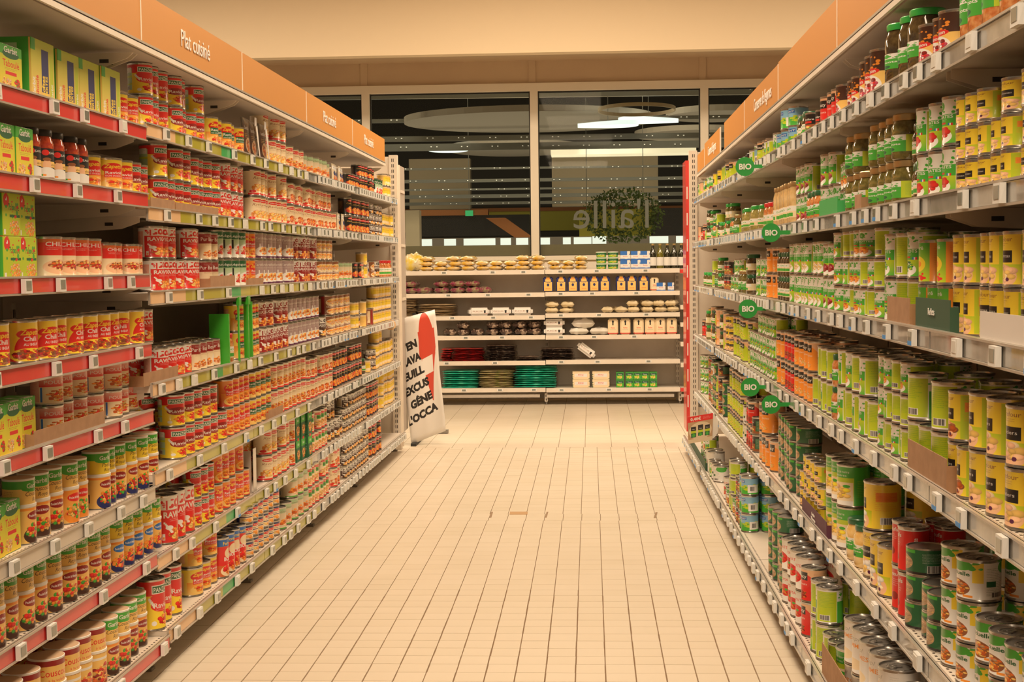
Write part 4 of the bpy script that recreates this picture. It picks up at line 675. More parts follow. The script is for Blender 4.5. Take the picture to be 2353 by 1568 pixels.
# key: (shape, size, height, design, object name, category, short look, extra)
P = {
 'panz': ('c', .043, .109, 'panz', 'ravioli_can', 'can', 'yellow ravioli can with maroon oval'), 'panz2': ('c', .043, .109, 'panz2', 'pasta_can', 'can', 'yellow pasta can with red oval'), 'panzb': ('c', .0495, .118, 'panz', 'large_ravioli_can', 'can', 'large yellow and red ravioli can'), 'panzt': ('c', .0495, .175, 'panz2', 'tall_ravioli_can', 'can', 'tall yellow and red ravioli can'), 'panz3': ('c', .037, .11, 'panz3', 'cannelloni_can', 'can', 'slim yellow cannelloni can'),
 'zap': ('c', .0495, .108, 'zap', 'ravioli_can', 'can', 'orange-yellow ravioli can'), 'zapg': ('c', .043, .118, 'zap_g', 'vegetable_ravioli_can', 'can', 'yellow can with green panel'), 'zapr': ('c', .043, .118, 'zap_r', 'beef_ravioli_can', 'can', 'red and orange ravioli can'), 'zchili': ('c', .0495, .118, 'zap_chili', 'chili_can', 'can', 'red and yellow chili can'),
 'rav': ('c', .044, .115, 'rav', 'ravioli_tin', 'can', 'white and red ravioli can'), 'ravt': ('c', .0495, .175, 'rav', 'tall_ravioli_tin', 'can', 'tall white and red ravioli can'), 'sauc': ('c', .046, .118, 'sauc', 'sausage_can', 'can', 'white and maroon sausage can'), 'cassou': ('c', .049, .118, 'cassou', 'cassoulet_can', 'can', 'white and brown cassoulet can'), 'cassk': ('c', .034, .07, 'cassou', 'small_cassoulet_can', 'can', 'small white cassoulet can'),
 'chilib': ('c', .0495, .118, 'chili', 'chili_tin', 'can', 'large salmon-red chili can'), 'chilis': ('c', .038, .105, 'chili', 'small_chili_tin', 'can', 'small salmon-red chili can'), 'paetin': ('c', .047, .0895, 'paella_tin', 'chicken_dish_can', 'can', 'salmon-pink chicken dish can'), 'beef': ('c', .042, .11, 'beef', 'beef_ravioli_tin', 'can', 'cream and dark red beef can'), 'bio': ('c', .046, .118, 'bio', 'organic_ravioli_can', 'can', 'green organic ravioli can'),
 'tab': ('b', .14, .12, 'taboule', 'taboule_box', 'box', 'green-topped taboule box', .075), 'tab2': ('b', .115, .112, 'taboule2', 'small_taboule_box', 'box', 'green and orange taboule box', .075), 'promo': ('b', .17, .165, 'promo', 'promotion_box', 'box', 'green and yellow bundle box', .13), 'tabs': ('b', .11, .135, 'taboule', 'tall_taboule_box', 'box', 'yellow-green taboule box', .075),
 'cous': ('d', .044, .178, 'couscous', 'couscous_can', 'can', 'orange double couscous can'), 'cousr': ('d', .044, .178, 'couscous_r', 'couscous_can', 'can', 'orange red-tagged double couscous can'), 'pae': ('d', .043, .178, 'paella', 'paella_can', 'can', 'yellow double paella can'), 'paeb': ('d', .043, .178, 'paella_b', 'paella_can', 'can', 'yellow blue-tagged double paella can'), 'vol': ('d', .052, .18, 'volaille', 'poultry_couscous_can', 'can', 'brown-lidded double couscous can', 'tin'),
 'ws': ('c', .046, .118, 'ws', 'cassoulet_tin', 'can', 'cream cassoulet can'), 'ws2': ('c', .044, .107, 'ws2', 'choucroute_can', 'can', 'cream choucroute can'), 'ws3': ('c', .040, .105, 'ws3', 'organic_dish_can', 'can', 'cream can with green mark'), 'ws4': ('c', .044, .118, 'ws4', 'cream_ravioli_can', 'can', 'cream and yellow ravioli can'), 'wsk': ('c', .042, .107, 'wsk', 'black_cassoulet_can', 'can', 'black and orange cassoulet can'), 'wsks': ('c', .036, .085, 'wsk', 'small_black_can', 'can', 'small black and orange can'),
 'tarti': ('c', .043, .118, 'tarti', 'tartiflette_can', 'can', 'mauve-grey tartiflette can'), 'plate': ('c', .046, .115, 'plate', 'choucroute_tin', 'can', 'brown can with cream plates'), 'gold': ('c', .038, .085, 'gold', 'golden_cassoulet_can', 'can', 'small golden can'), 'goldb': ('c', .05, .11, 'gold', 'golden_cassoulet_tin', 'can', 'large golden can'), 'formata': ('c', .038, .16, 'formata', 'tall_bolognese_can', 'can', 'tall red can with blue top'), 'jardin': ('c', .042, .071, 'jardin', 'vegetable_ravioli_tin', 'can', 'cream and navy vegetable can'), 'alsace': ('c', .0495, .107, 'alsace', 'sausage_choucroute_can', 'can', 'pale green sausage can'), 'paebox': ('b', .10, .12, 'paella_box', 'paella_box', 'box', 'dark green paella box', .06),
 'poub': ('p', .14, .17, 'pouch_black', 'lentil_pouch', 'pouch', 'black standing pouch', .04), 'pout': ('p', .10, .11, 'pouch_tan', 'meal_pouch', 'pouch', 'tan meal pouch', .03), 'jsauce': ('j', .036, .145, 'jar_sauce', 'sauce_jar', 'jar', 'tall black-labelled sauce jar', 'jar_red', 'lid_black', (.1, .72)), 'jred': ('j', .042, .12, 'jar_bio', 'red_sauce_jar', 'jar', 'red-lidded sauce jar', 'jar_orange', 'lid_red', (.2, .65)),
 'vtom': ('c', .043, .11, 'v_tom', 'tomato_can', 'can', 'green and white tomato can'), 'vcar': ('c', .043, .084, 'v_car', 'carrot_can', 'can', 'green and white carrot can'), 'vcarb': ('c', .0495, .116, 'v_car', 'large_carrot_can', 'can', 'large green and lime carrot can'), 'vbean': ('c', .0495, .116, 'v_bean', 'large_bean_can', 'can', 'large green and lime bean can'), 'vbeans': ('c', .037, .09, 'v_bean', 'small_bean_can', 'can', 'small green bean can'), 'vchick': ('c', .043, .115, 'v_chick', 'chickpea_can', 'can', 'lime chickpea can'), 'vkid': ('c', .043, .11, 'v_kid', 'kidney_bean_can', 'can', 'lime kidney bean can'), 'vchicks': ('c', .035, .08, 'v_chick', 'small_chickpea_can', 'can', 'small lime chickpea can'),
 'mush': ('c', .040, .108, 'mush', 'mushroom_can', 'can', 'yellow mushroom can'), 'mushb': ('c', .0495, .118, 'mush2', 'large_mushroom_can', 'can', 'large yellow mushroom can'), 'mushs': ('c', .036, .068, 'mush', 'small_mushroom_can', 'can', 'small yellow mushroom can'), 'cepe': ('c', .04, .112, 'cepe', 'wild_mushroom_can', 'can', 'yellow wild mushroom can'), 'poty': ('c', .054, .14, 'pot_y', 'large_potato_can', 'can', 'large yellow potato can'), 'potg': ('c', .053, .135, 'pot_g', 'green_potato_can', 'can', 'large green potato can'),
 'sun': ('c', .037, .105, 'sunfl', 'sweetcorn_can', 'can', 'orange and green sunflower can'), 'aur': ('c', .043, .115, 'aucy_r', 'red_bean_can', 'can', 'orange-red bean can'), 'auy': ('c', .043, .108, 'aucy_y', 'corn_can', 'can', 'beige and yellow corn can'), 'auo': ('c', .043, .112, 'aucy_o', 'beige_chickpea_can', 'can', 'beige and orange chickpea can'), 'aub': ('c', .055, .135, 'aucy_o', 'large_beige_bean_can', 'can', 'large beige bean can'), 'cab': ('c', .043, .11, 'cabanon', 'tomato_bean_can', 'can', 'orange can with red badge'), 'cabb': ('c', .055, .135, 'cabanon', 'large_tomato_bean_can', 'can', 'large orange and maroon can'), 'red': ('c', .040, .118, 'redtin', 'plain_red_can', 'can', 'plain red can'), 'tblk': ('o', .10, .068, 'tin_black', 'oval_tin', 'tin', 'dark green oval tin'), 'elle': ('c', .0475, .092, 'elle', 'white_vegetable_can', 'can', 'white can with green leaves'), 'simpl': ('c', .052, .125, 'simpl', 'apple_puree_can', 'can', 'white apple puree can'), 'tomw': ('c', .0495, .118, 'tom_w', 'white_tomato_can', 'can', 'white can with red tomato'), 'geant': ('c', .041, .085, 'geant', 'blue_corn_can', 'can', 'sky-blue and green can'), 'cass': ('c', .041, .085, 'cassegr', 'mixed_vegetable_can', 'can', 'dark mixed vegetable can'), 'casst': ('c', .036, .075, 'cassegr', 'small_mixed_can', 'can', 'small dark vegetable can'),
 'jpick': ('j', .046, .118, 'jar_cf', 'pickle_jar', 'jar', 'gold-lidded pickle jar', 'jar_olive', 'lid_gold', (.2, .62)), 'jbig': ('j', .05, .175, 'jar_cf', 'large_gherkin_jar', 'jar', 'tall green-lidded gherkin jar', 'jar_dark', 'lid_green', (.35, .6)), 'jgreen': ('j', .05, .13, 'jar_bio', 'bean_jar', 'jar', 'green-lidded bean jar', 'jar_bean', 'lid_green', (.3, .6)), 'jgs': ('j', .034, .095, 'jar_bio', 'small_green_jar', 'jar', 'small green-lidded jar', 'jar_olive', 'lid_green', (.2, .65)), 'jasp': ('j', .034, .17, 'jar_bio', 'asparagus_jar', 'jar', 'tall asparagus jar', 'jar_tan', 'lid_gold', (.2, .5)), 'jor': ('j', .045, .165, 'jar_cf', 'orange_puree_jar', 'jar', 'tall orange jar', 'jar_orange', 'lid_white', (.4, .85)), 'jred2': ('j', .048, .10, 'jar_bio', 'red_pepper_jar', 'jar', 'dark red pepper jar', 'jar_red', 'lid_black', (.3, .31)), 'jpot': ('j', .046, .128, 'jar_cf', 'potato_jar', 'jar', 'jar of round potatoes', 'jar_potato', 'lid_dgreen', (.3, .62)), 'jtan': ('j', .036, .105, 'jar_cf', 'chickpea_jar', 'jar', 'dark-lidded chickpea jar', 'jar_orange', 'lid_dgreen', (.25, .65)), 'jdk': ('j', .036, .10, 'jar_bio', 'dark_pickle_jar', 'jar', 'small dark jar', 'jar_dark', 'lid_dgreen', (.25, .65)),
}
CACHE = {}
def get_mesh(key, detail):
    if (key, detail) in CACHE: return CACHE[key, detail]
    p = P[key]; n = 28 if detail else 16; sh = p[0]
    if sh == 'c': r = can_mesh(p[1], p[2], p[3], n, part=detail)
    elif sh == 'd': r = (can_mesh(p[1], p[2], p[3], n, lid=p[7] if len(p) > 7 else 'card_in', part=False, white_ring=True)[0], None)
    elif sh == 'b': r = (box_mesh(p[1], p[7], p[2], p[3]), None)
    elif sh == 'j': r = jar_mesh(p[1], p[2], p[3], n, p[7], p[8], p[9])
    elif sh == 'p': r = (pouch_mesh(p[1], p[2], p[3], p[7]), None)
    else: r = (oval_tin(p[1], p[2], p[3]), None)
    CACHE[key, detail] = r; return r
def width_of(key): p = P[key]; return p[1]*2 if p[0] in 'cdj' else p[1]
def depth_of(key): p = P[key]; return {'c': 2*p[1], 'd': 2*p[1]*1.03, 'j': 2*p[1], 'b': p[7] if p[0] == 'b' else 0, 'p': .045, 'o': .1}[p[0]]
COUNT = {}
SIDEW = {'L': 'ready-meal', 'R': 'vegetable'}
def product(key, loc, rz, label, group, detail, lay=None):
    p = P[key]; me, lm = get_mesh(key, detail); o = ob(p[4], me, None, loc, rz, label, p[5], group)
    if lm and (detail or p[0] == 'j'): ob('lid' if p[0] == 'j' else 'ring_pull', lm, o)
    return o
CUR = {}
def run(side, n, u0, u1, key, tiers=1, deep=1, back=0., top=None, near=False, rot=0., yr=None):
    """a run of one product on shelf n, its limits read along the shelf front"""
    Z = (ZA if near else ZL) if side == 'L' else ZR; z = Z[n]+.0165; p = P[key]; w_ = width_of(key)+.0025; dp = depth_of(key)
    dfront = .022+back; ex = (.035 if side == 'L' else .085) if Z[n] < .14 else 0.
    v = 606
    ya, yb = y_of(side, u0, v, dfront+dp*.3-ex), y_of(side, u1, v, dfront+dp*.3-ex)
    if side == 'R': ya, yb = (ya, yb) if ya < yb else (yb, ya)
    if yr: ya, yb = yr
    cur = CUR.get((side, n, near, back), -9); ya = max(ya, cur); loose = (1.16 if ya < 5 else 1.10 if ya < 7 else 1.04) if p[0] in 'cdj' and not yr else 1.0; cnt = max(1, int(round((yb-ya)/(w_*loose))))
    slack = max(0., (yb-ya)-cnt*w_); gs = [random.random()**2 for _ in range(cnt+1)]; tot = sum(gs); off = 0.
    first = True
    ymax = {'L': 10.235, 'R': 10.115}[side]
    for i in range(cnt):
        off += slack*gs[i]/tot; yy = ya+w_*(i+.5)+off
        if yy+w_/2 > ymax: continue
        nt = tiers
        if top is not None: nt = tiers if top(i, cnt) else tiers-1
        elif tiers > 1 and random.random() < .09: nt = tiers-1
        for k in range(deep):
            if (side, n) and k > 0 and yy > 7.5: continue
            d = dfront+dp/2+k*(dp+.010)
            if d+dp/2 > DEP[side]-.04: continue
            for tr in range(nt):
                zz = z+tr*(p[2]+.0003)
                if tr == 0: jit0 = random.uniform(-.004, .022 if deep == 1 else .003)
                jit = jit0+random.uniform(-.0015, .0015)
                bs = {'L': 1, 'R': -1}[side]; rz = RZ[side]+(-bs*(.30+random.gauss(0, .16))-bs*(random.choice(rot) if isinstance(rot, tuple) else rot) if p[0] in 'cdj' else random.gauss(0, .01))
                c = COUNT.get((side, n, near, p[4], p[3], tr, k), 0)+1; COUNT[side, n, near, p[4], p[3], tr, k] = c
                tw = ('' if tiers == 1 else ('bottom layer, ', 'second layer, ', 'third layer, ', 'fourth layer, ')[tr])
                lab = '%s%s, %s%s along%s, %s %s shelf%s' % (p[6], '' if k == 0 else ' behind', tw, ordn(c), '' if k == 0 else (' second row' if k == 1 else ' third row'), ordn(n+1), SIDEW[side], ' of first bay' if near else '')
                if len(lab.replace(',', '').split()) > 16: lab = lab.replace(' along', '').replace(' of first bay', ', first bay').replace(' with ', ' ')
                grp = '%ss on the %s %s shelf' % (p[6], ordn(n+1), SIDEW[side])
                product(key, (xf(side, Z[n], yy, d+jit), yy, zz), rz, lab, grp, yy < 6.2)
    CUR[side, n, near, back] = ya+w_*cnt+off
def tray(side, n, u0, u1, h, k, label, near=False, deep=.12, txt=None, z0=0., back=-.008, name='display_tray'):
    Z = (ZA if near else ZL) if side == 'L' else ZR; z = Z[n]+.0168+z0; ya, yb = sorted((y_of(side, u0, 606, .02), y_of(side, u1, 606, .02)))
    b = MB(); th = .002
    f = lambda y0, y1, d0, d1, a, c: quad_side(side, b, y0, y1, d0+back+.02, d1+back+.02, z+a, z+c, k, Z[n])
    f(ya, yb, 0, th, 0, h); f(ya, ya+th, th, deep, 0, h*.8); 
    o = ob(name, b.mesh(name), label=label, cat='tray')
    if txt:
        yc = (ya+yb)/2; R = Matrix.Rotation(RZ[side], 4, 'Z')@Matrix.Rotation(PI/2, 4, 'X'); text_obj('tray_print', txt, h*.3, 'white_text', o, Matrix.Translation((xf(side, Z[n], yc, back+.018), yc, z+h*.5))@R, ext=.0004)
    return o
def mix(side, n, u0, u1, keys, room=.24, deep=1):
    ya, yb = sorted((y_of(side, u0, 606, .07), y_of(side, u1, 606, .07))); ya = max(ya, CUR.get((side, n, False, 0.), -9)); last = None
    while ya < yb-.05:
        key = random.choice([k for k in keys if k != last]); last = key; w_ = width_of(key)+.0025; c = random.choice((1, 2, 2, 3)); c = max(1, min(c, int((yb-ya)/w_+.3))); t = max(1, min(4, int(room/(P[key][2]+.001)))); t = random.choice((t, t, max(1, t-1))) if t > 1 else 1
        if P[key][0] == 'j': t = min(t, 2)
        run(side, n, 0, 0, key, t, deep, yr=(ya, ya+c*w_), rot=random.choice((0, 0, .4, -.5, -1.2))); ya += c*w_
hi = lambda q: (lambda i, n: i >= n*q); lo = lambda q: (lambda i, n: i < n*q); rnd = lambda q: (lambda i, n: random.random() < q)
L = lambda *a, **k: run('L', *a, **k)
# first bay (red rails)
A = lambda n, *a, **k: run('L', n, *a, near=True, **k)
A(0, -60, 50, 'tab', 2); A(0, 52, 122, 'promo'); A(0, 126, 252, 'promo'); A(0, 253, 330, 'zap', 1)
A(1, -60, 66, 'tabs'); A(1, 68, 205, 'jsauce', 1, 2); A(1, 207, 300, 'zap', 1); A(1, 302, 352, 'panz', 1)
A(2, -70, 80, 'tab2', 2); A(2, 92, 245, 'chilib', 1); A(2, 247, 340, 'chilis', 1); A(2, 170, 350, 'rav', 1, back=.13)
A(3, -60, 15, 'zchili'); A(3, 18, 330, 'zchili', 1); A(3, 331, 352, 'rav', 1)
A(4, -60, 68, 'tabs'); A(4, 98, 320, 'paetin', 2, back=.02)
A(5, -60, 10, 'tabs', 1); A(5, 11, 130, 'cous', 1); A(5, 131, 195, 'cousr', 1); A(5, 197, 345, 'pae', 1)
A(6, -60, 235, 'cous', 1, 2); A(6, 236, 347, 'paeb', 1, 2)
A(7, -60, 60, 'vol', 1); A(7, 75, 210, 'vol', 1, 2); A(7, 212, 322, 'cous', 1); 
L(0, 300, 318, 'panz2', 2) if False else None
# olive-railed shelves
L(0, 332, 400, 'panz2', 2); L(0, 400, 478, 'panz', 2); L(0, 482, 560, 'zapg', 1); L(0, 566, 622, 'poub', 1); L(0, 606, 656, 'ws4', 2); L(0, 662, 700, 'ws', 1); L(0, 702, 762, 'alsace', 1); L(0, 765, 798, 'pout', 1); L(0, 800, 862, 'wsks', 2, top=hi(.4)); L(0, 864, 882, 'bio', 1); L(0, 884, 908, 'gold', 2)
L(1, 360, 440, 'panzb', 2); L(1, 440, 500, 'panz', 2); L(1, 502, 566, 'rav', 2); L(1, 584, 656, 'ws4', 2); L(1, 660, 770, 'ws2', 2); L(1, 772, 795, 'pout', 1); L(1, 797, 845, 'wsk', 2); L(1, 846, 878, 'cassk', 3); L(1, 880, 910, 'gold', 2)
L(2, 352, 462, 'rav', 2); L(2, 463, 500, 'beef', 2); L(2, 502, 556, 'bio', 2); L(2, 558, 585, 'zapr', 2); L(2, 586, 672, 'tarti', 2); L(2, 675, 724, 'sauc', 2); L(2, 726, 770, 'plate', 2); L(2, 772, 800, 'alsace', 1); mix('L', 2, 802, 850, ['wsk', 'cassk', 'wsks', 'cassou', 'ws3', 'ws2', 'gold', 'pout', 'plate'], .21); L(2, 852, 872, 'cassou', 1); L(2, 874, 908, 'jred', 1)
L(3, 354, 428, 'rav', 1, 2); L(3, 429, 512, 'beef', 1, 2, top=None); L(3, 513, 527, 'jred', 1); L(3, 540, 588, 'zapg', 2); L(3, 590, 652, 'sauc', 2, 2); L(3, 655, 724, 'tarti', 2, 2); L(3, 728, 748, 'cassou', 1); L(3, 750, 800, 'plate', 2); mix('L', 3, 802, 850, ['cassou', 'plate', 'ws3', 'gold', 'cassk'], .23); L(3, 852, 908, 'gold', 3)
L(4, 375, 505, 'panzb', 2, 2, top=lambda i, n: i < n*.75); L(4, 507, 560, 'zapr', 2, 2); L(4, 562, 612, 'zapg', 2, 2); L(4, 614, 690, 'ws', 2, 2); L(4, 692, 752, 'ws2', 2, 2); L(4, 754, 820, 'wsk', 2, 2); mix('L', 4, 822, 846, ['jdk', 'cassk', 'gold', 'wsks'], .23); L(4, 848, 872, 'gold', 3); L(4, 874, 908, 'gold', 2)
L(5, 362, 424, 'ravt', 1, 2); L(5, 426, 476, 'panz3', 2, 2); L(5, 478, 556, 'zapr', 2, 2); L(5, 598, 650, 'ws4', 2, 2); L(5, 652, 668, 'ws', 2); L(5, 670, 700, 'paebox', 2); L(5, 702, 738, 'ws3', 2, 2); L(5, 740, 776, 'cassou', 2, top=lo(.5)); L(5, 778, 832, 'cassk', 3, 2); L(5, 834, 858, 'wsk', 2); L(5, 862, 910, 'gold', 3)
L(6, 330, 398, 'panzt', 1, 1); L(6, 432, 482, 'zap', 2, 1); L(6, 486, 545, 'formata', 1, 2); L(6, 547, 622, 'jardin', 3, 2); L(6, 624, 690, 'alsace', 2, 2, top=hi(.3)); L(6, 692, 740, 'ws3', 2, 2); L(6, 742, 776, 'ws2', 2); L(6, 778, 836, 'cassk', 3, 2); L(6, 838, 868, 'wsk', 2)
# vegetable side
VM = ['vchicks', 'vbeans', 'auy', 'casst', 'jgs', 'jdk', 'cass', 'vcar', 'auo', 'jtan', 'jred', 'geant', 'elle', 'mushs', 'vtom', 'vkid', 'jpick', 'cab']
R = lambda *a, **k: run('R', *a, **k)
R(0, 2540, 2195, 'jor', 1); R(0, 2190, 2122, 'cab', 1); R(0, 2118, 2040, 'jbig', 1); R(0, 2038, 1972, 'cabb', 1); R(0, 1970, 1930, 'cab', 1); R(0, 1928, 1886, 'aur', 1); R(0, 1884, 1862, 'cass', 1); R(0, 1860, 1830, 'jdk', 1); R(0, 1828, 1795, 'geant', 2); mix('R', 0, 1793, 1745, ['geant', 'vbeans', 'auy', 'casst', 'vtom', 'jtan'], .17); R(0, 1742, 1700, 'jred2', 1); mix('R', 0, 1698, 1604, ['auy', 'jgs', 'vkid', 'mush', 'vchick'], .12)
R(1, 2520, 2210, 'mushs', 3, 2); R(1, 2206, 2122, 'vtom', 2, 2); R(1, 2118, 2085, 'jdk', 2); R(1, 2083, 1955, 'jpick', 2, 2); R(1, 1953, 1930, 'vcar', 2); R(1, 1928, 1895, 'vkid', 2); R(1, 1892, 1862, 'jtan', 1, 2); R(1, 1860, 1832, 'vkid', 2); R(1, 1830, 1785, 'jasp', 1, 2); R(1, 1783, 1765, 'jred', 1); R(1, 1748, 1705, 'jgreen', 1); mix('R', 1, 1702, 1634, ['jgs', 'jdk', 'vchicks', 'jpick', 'jtan'], .22); mix('R', 1, 1632, 1606, ['aur', 'jred', 'cab'], .13)
R(2, 2520, 2192, 'mush', 2, 2); R(2, 2190, 2125, 'sun', 2, 2); R(2, 2123, 2046, 'vbean', 2, 2, rot=(0, 0, -1.3)); R(2, 2044, 1930, 'vcar', 3, 2, rot=(0, 0, -1.3)); R(2, 1928, 1905, 'vkid', 2, 2); R(2, 1903, 1824, 'vchick', 2, 2); R(2, 1822, 1795, 'jdk', 2, 2); R(2, 1793, 1772, 'auo', 2); R(2, 1770, 1740, 'vbeans', 2); mix('R', 2, 1738, 1650, ['jgs', 'jdk', 'vbeans', 'jtan', 'cass', 'vkid', 'jpick'], .22); R(2, 1648, 1620, 'jgs', 1)
R(3, 2520, 2250, 'mushb', 2, 2); R(3, 2248, 2190, 'cepe', 2, 2); R(3, 2185, 2104, 'vbean', 2, 2, rot=(-1.3, -1.1, -1.2)); R(3, 2100, 2030, 'vcar', 3, 2, rot=(-1.3, -1.1, -.3)); R(3, 2028, 1940, 'vcarb', 2, 2, rot=(-1.3, -1.1, -.5)); R(3, 1938, 1925, 'jtan', 2); R(3, 1923, 1880, 'vtom', 2, 2, rot=(-1.2, -.9)); R(3, 1878, 1838, 'auo', 2, 2); R(3, 1836, 1812, 'aur', 2, 2); R(3, 1810, 1792, 'auo', 2, 2); R(3, 1788, 1730, 'vbeans', 3, 2, top=lo(.6)); R(3, 1728, 1690, 'auy', 2); mix('R', 3, 1688, 1636, ['mushs', 'jdk', 'auo', 'jgs', 'casst', 'auy'], .25); R(3, 1634, 1618, 'aur', 1)
R(4, 2520, 2262, 'elle', 2, 2); R(4, 2260, 2180, 'elle', 3, 2); R(4, 2176, 2112, 'tblk', 3, 1); R(4, 2108, 2062, 'red', 2, 2); R(4, 2060, 2000, 'poty', 2, 2, top=hi(.4)); R(4, 1998, 1960, 'jpot', 1, 2); R(4, 1956, 1912, 'potg', 2, 2); R(4, 1900, 1846, 'mushs', 3, 2); R(4, 1842, 1792, 'tblk', 4, 1); R(4, 1790, 1756, 'aub', 2, 2, top=hi(.4)); mix('R', 4, 1754, 1722, ['jred', 'aur', 'vtom', 'elle', 'cass'], .33, 2); R(4, 1720, 1680, 'auy', 3, 2); mix('R', 4, 1678, 1650, ['casst', 'elle', 'auy', 'tblk'], .33, 1); R(4, 1648, 1630, 'casst', 4, 1); mix('R', 4, 1628, 1604, ['vbeans', 'jgs', 'casst'], .30); R(4, 1602, 1586, 'jgreen', 1)
R(5, 2140, 2065, 'tomw', 2, 1); R(5, 2062, 1958, 'simpl', 2, 2); R(5, 1956, 1935, 'potg', 1, 1); R(5, 1930, 1872, 'vchick', 2, 2, top=hi(.4), rot=(-1.0, -.8)); R(5, 1870, 1855, 'aur', 2); R(5, 1853, 1812, 'tomw', 2, 2); R(5, 1808, 1775, 'tblk', 4, 1); mix('R', 5, 1773, 1722, ['casst', 'vcar', 'vbeans', 'jdk', 'elle', 'geant'], .27, 2); R(5, 1720, 1695, 'tomw', 1, 2); mix('R', 5, 1693, 1658, ['elle', 'simpl', 'vbeans', 'cass'], .24, 2); R(5, 1652, 1620, 'jgreen', 1)
# trays
tray('L', 4, 60, 225, .045, 'card', 'low cardboard tray holding pink cans, first bay', near=True)
tray('L', 3, 318, 398, .045, 'card', 'low cardboard tray holding white ravioli cans'); tray('L', 1, 345, 400, .04, 'card', 'short cardboard tray under yellow ravioli cans'); tray('L', 1, 402, 500, .035, 'card', 'wide cardboard tray beside the short one'); tray('L', 2, 478, 535, .05, 'card', 'cardboard tray in front of beef and bean cans'); tray('L', 2, 566, 600, .035, 'card', 'cardboard tray in front of mauve cans'); tray('L', 4, 606, 640, .045, 'card', 'cardboard tray before cream cans')
mk('tray_green', (.03, .09, .05), .6); mk('tray_purple', (.09, .02, .05), .6); mk('tray_lime', (.05, .40, .10), .6); mk('tray_white', (.75, .70, .66), .6)
tray('R', 2, 2192, 2112, .075, 'tray_green', 'dark green tray below sunflower cans', txt='Reflets'); tray('R', 2, 2460, 2262, .06, 'tray_white', 'white tray below yellow mushroom cans'); tray('R', 2, 2098, 2046, .07, 'card', 'brown cardboard tray below spinach cans'); tray('R', 3, 2186, 2095, .075, 'card', 'tall brown tray before the large green cans'); tray('R', 4, 1905, 1848, .055, 'tray_purple', 'lower purple tray of yellow cans', txt='Carrefour\nKikkererwten'); tray('R', 5, 2062, 1962, .10, 'card', 'brown carton holding white puree cans'); tray('R', 1, 1930, 1888, .06, 'tray_lime', 'bright green tray before chickpea jars'); tray('R', 5, 1655, 1612, .06, 'tray_green', 'dark green tray holding bean jars'); tray('R', 1, 1985, 1970, .05, 'card', 'narrow cardboard flap before pickle jars')

# ------------------------------------------------------------------ small fixtures
# green round organic signs on stalks
for (u, v, n, wd) in ((1712, 383, 0, 'highest'), (1772, 535, 1, 'second'), (1719, 710, 2, 'middle'), (1724, 890, 3, 'fourth'), (1772, 930, 3, 'lowest')):
    y = y_of('R', u+30, v, -.02); c = at_depth(u, v, y); rr_ = .032 if y > 5 else .031; rr_ = 21.5*y/FPX
    b = MB(); nseg = 32; pts = [(rr_*math.cos(2*PI*i/nseg), rr_*math.sin(2*PI*i/nseg)) for i in range(nseg)]; b.prism([(c[0]+p[0], c[2]+p[1]) for p in pts], 'y', y, y+.0015, 'sign_green')
    o = ob('organic_sign', b.mesh('organic_sign'), label='round green shelf sign, %s of five' % wd, cat='sign', group='round green organic signs')
    b = MB(); b.box(c[0]+rr_*.8, front_x('R', y, .002), y+.0002, y+.0014, c[2]-.008, c[2]+.008, 'sign_green'); ob('stalk', b.mesh('stalk'), o)
    text_obj('sign_text', 'BIO', rr_*.82, 'white_text', o, Matrix.Translation((c[0], y-.0012, c[2]-rr_*.28))@Matrix.Rotation(PI/2, 4, 'X'), bold=.03, ext=.0004)
# promotional card hanging from the rail: 0,40
y = y_of('R', 1655, 980, -.02)-.6; y = 8.2; c = at_depth(1610, 985, y); pc = Art(300, 340, 'E'); pc.a[:] = (.55, .50, .42); pc.r(0, .78, 1, 1, 'R'); pc.t(.32, .83, .11, '0,40€', 'W', .03); pc.l(.6, .83, .93, .93, 'W', .035); pc.r(0, .0, 1, .78, 'T'); pc.e(.5, .42, .46, .33, 'E'); pc.r(0, 0, 1, .14, 'E')
for i, x in enumerate((.22, .5, .78)): pc.r(x-.1, .2+.04*(i == 1), x+.1, .56+.06*(i == 1), 'g'); pc.r(x-.1, .45, x+.1, .6+.04*(i == 1), 'K'); pc.t(x, .49, .04, 'Mais', 'W', .0); pc.r(x-.1, .36, x+.1, .45, 'L'); pc.e(x, .28, .06, .06, 'G')
im2 = bpy.data.images.new('promo_card', 300, 340); fill(im2, pc.a); M['promo_card'] = tex_mat('promo_card', im2, .4)
b = MB(); hw, hh = .072, .078; P4 = [(-hw, -hh-.012), (hw-.005, -hh+.012), (hw, hh+.012), (-hw-.004, hh-.012)]; P4 = [(c[0]+p[0], c[2]+p[1]) for p in P4]
b.face([(p[0], y, p[1]) for p in P4], 'promo_card', [(0, 0), (1, 0), (1, 1), (0, 1)]); b.face([(p[0], y+.002, p[1]) for p in reversed(P4)], 'tray_white'); 
for i in range(4): p, q = P4[i], P4[(i+1) % 4]; b.face([(q[0], y, q[1]), (p[0], y, p[1]), (p[0], y+.002, p[1]), (q[0], y+.002, q[1])], 'tray_white')
o = ob('promotion_card', b.mesh('promotion_card'), label='tilted red and beige 0,40 promotion card beside vegetable shelf', cat='sign'); b = MB(); n = 24; b.prism([(c[0]+.055+.05*math.cos(2*PI*i/n), c[2]+.012+.075*math.sin(2*PI*i/n)) for i in range(n)], 'y', y+.003, y+.004, 'plastic_white'); ob('card_holder', b.mesh('card_holder'), o)
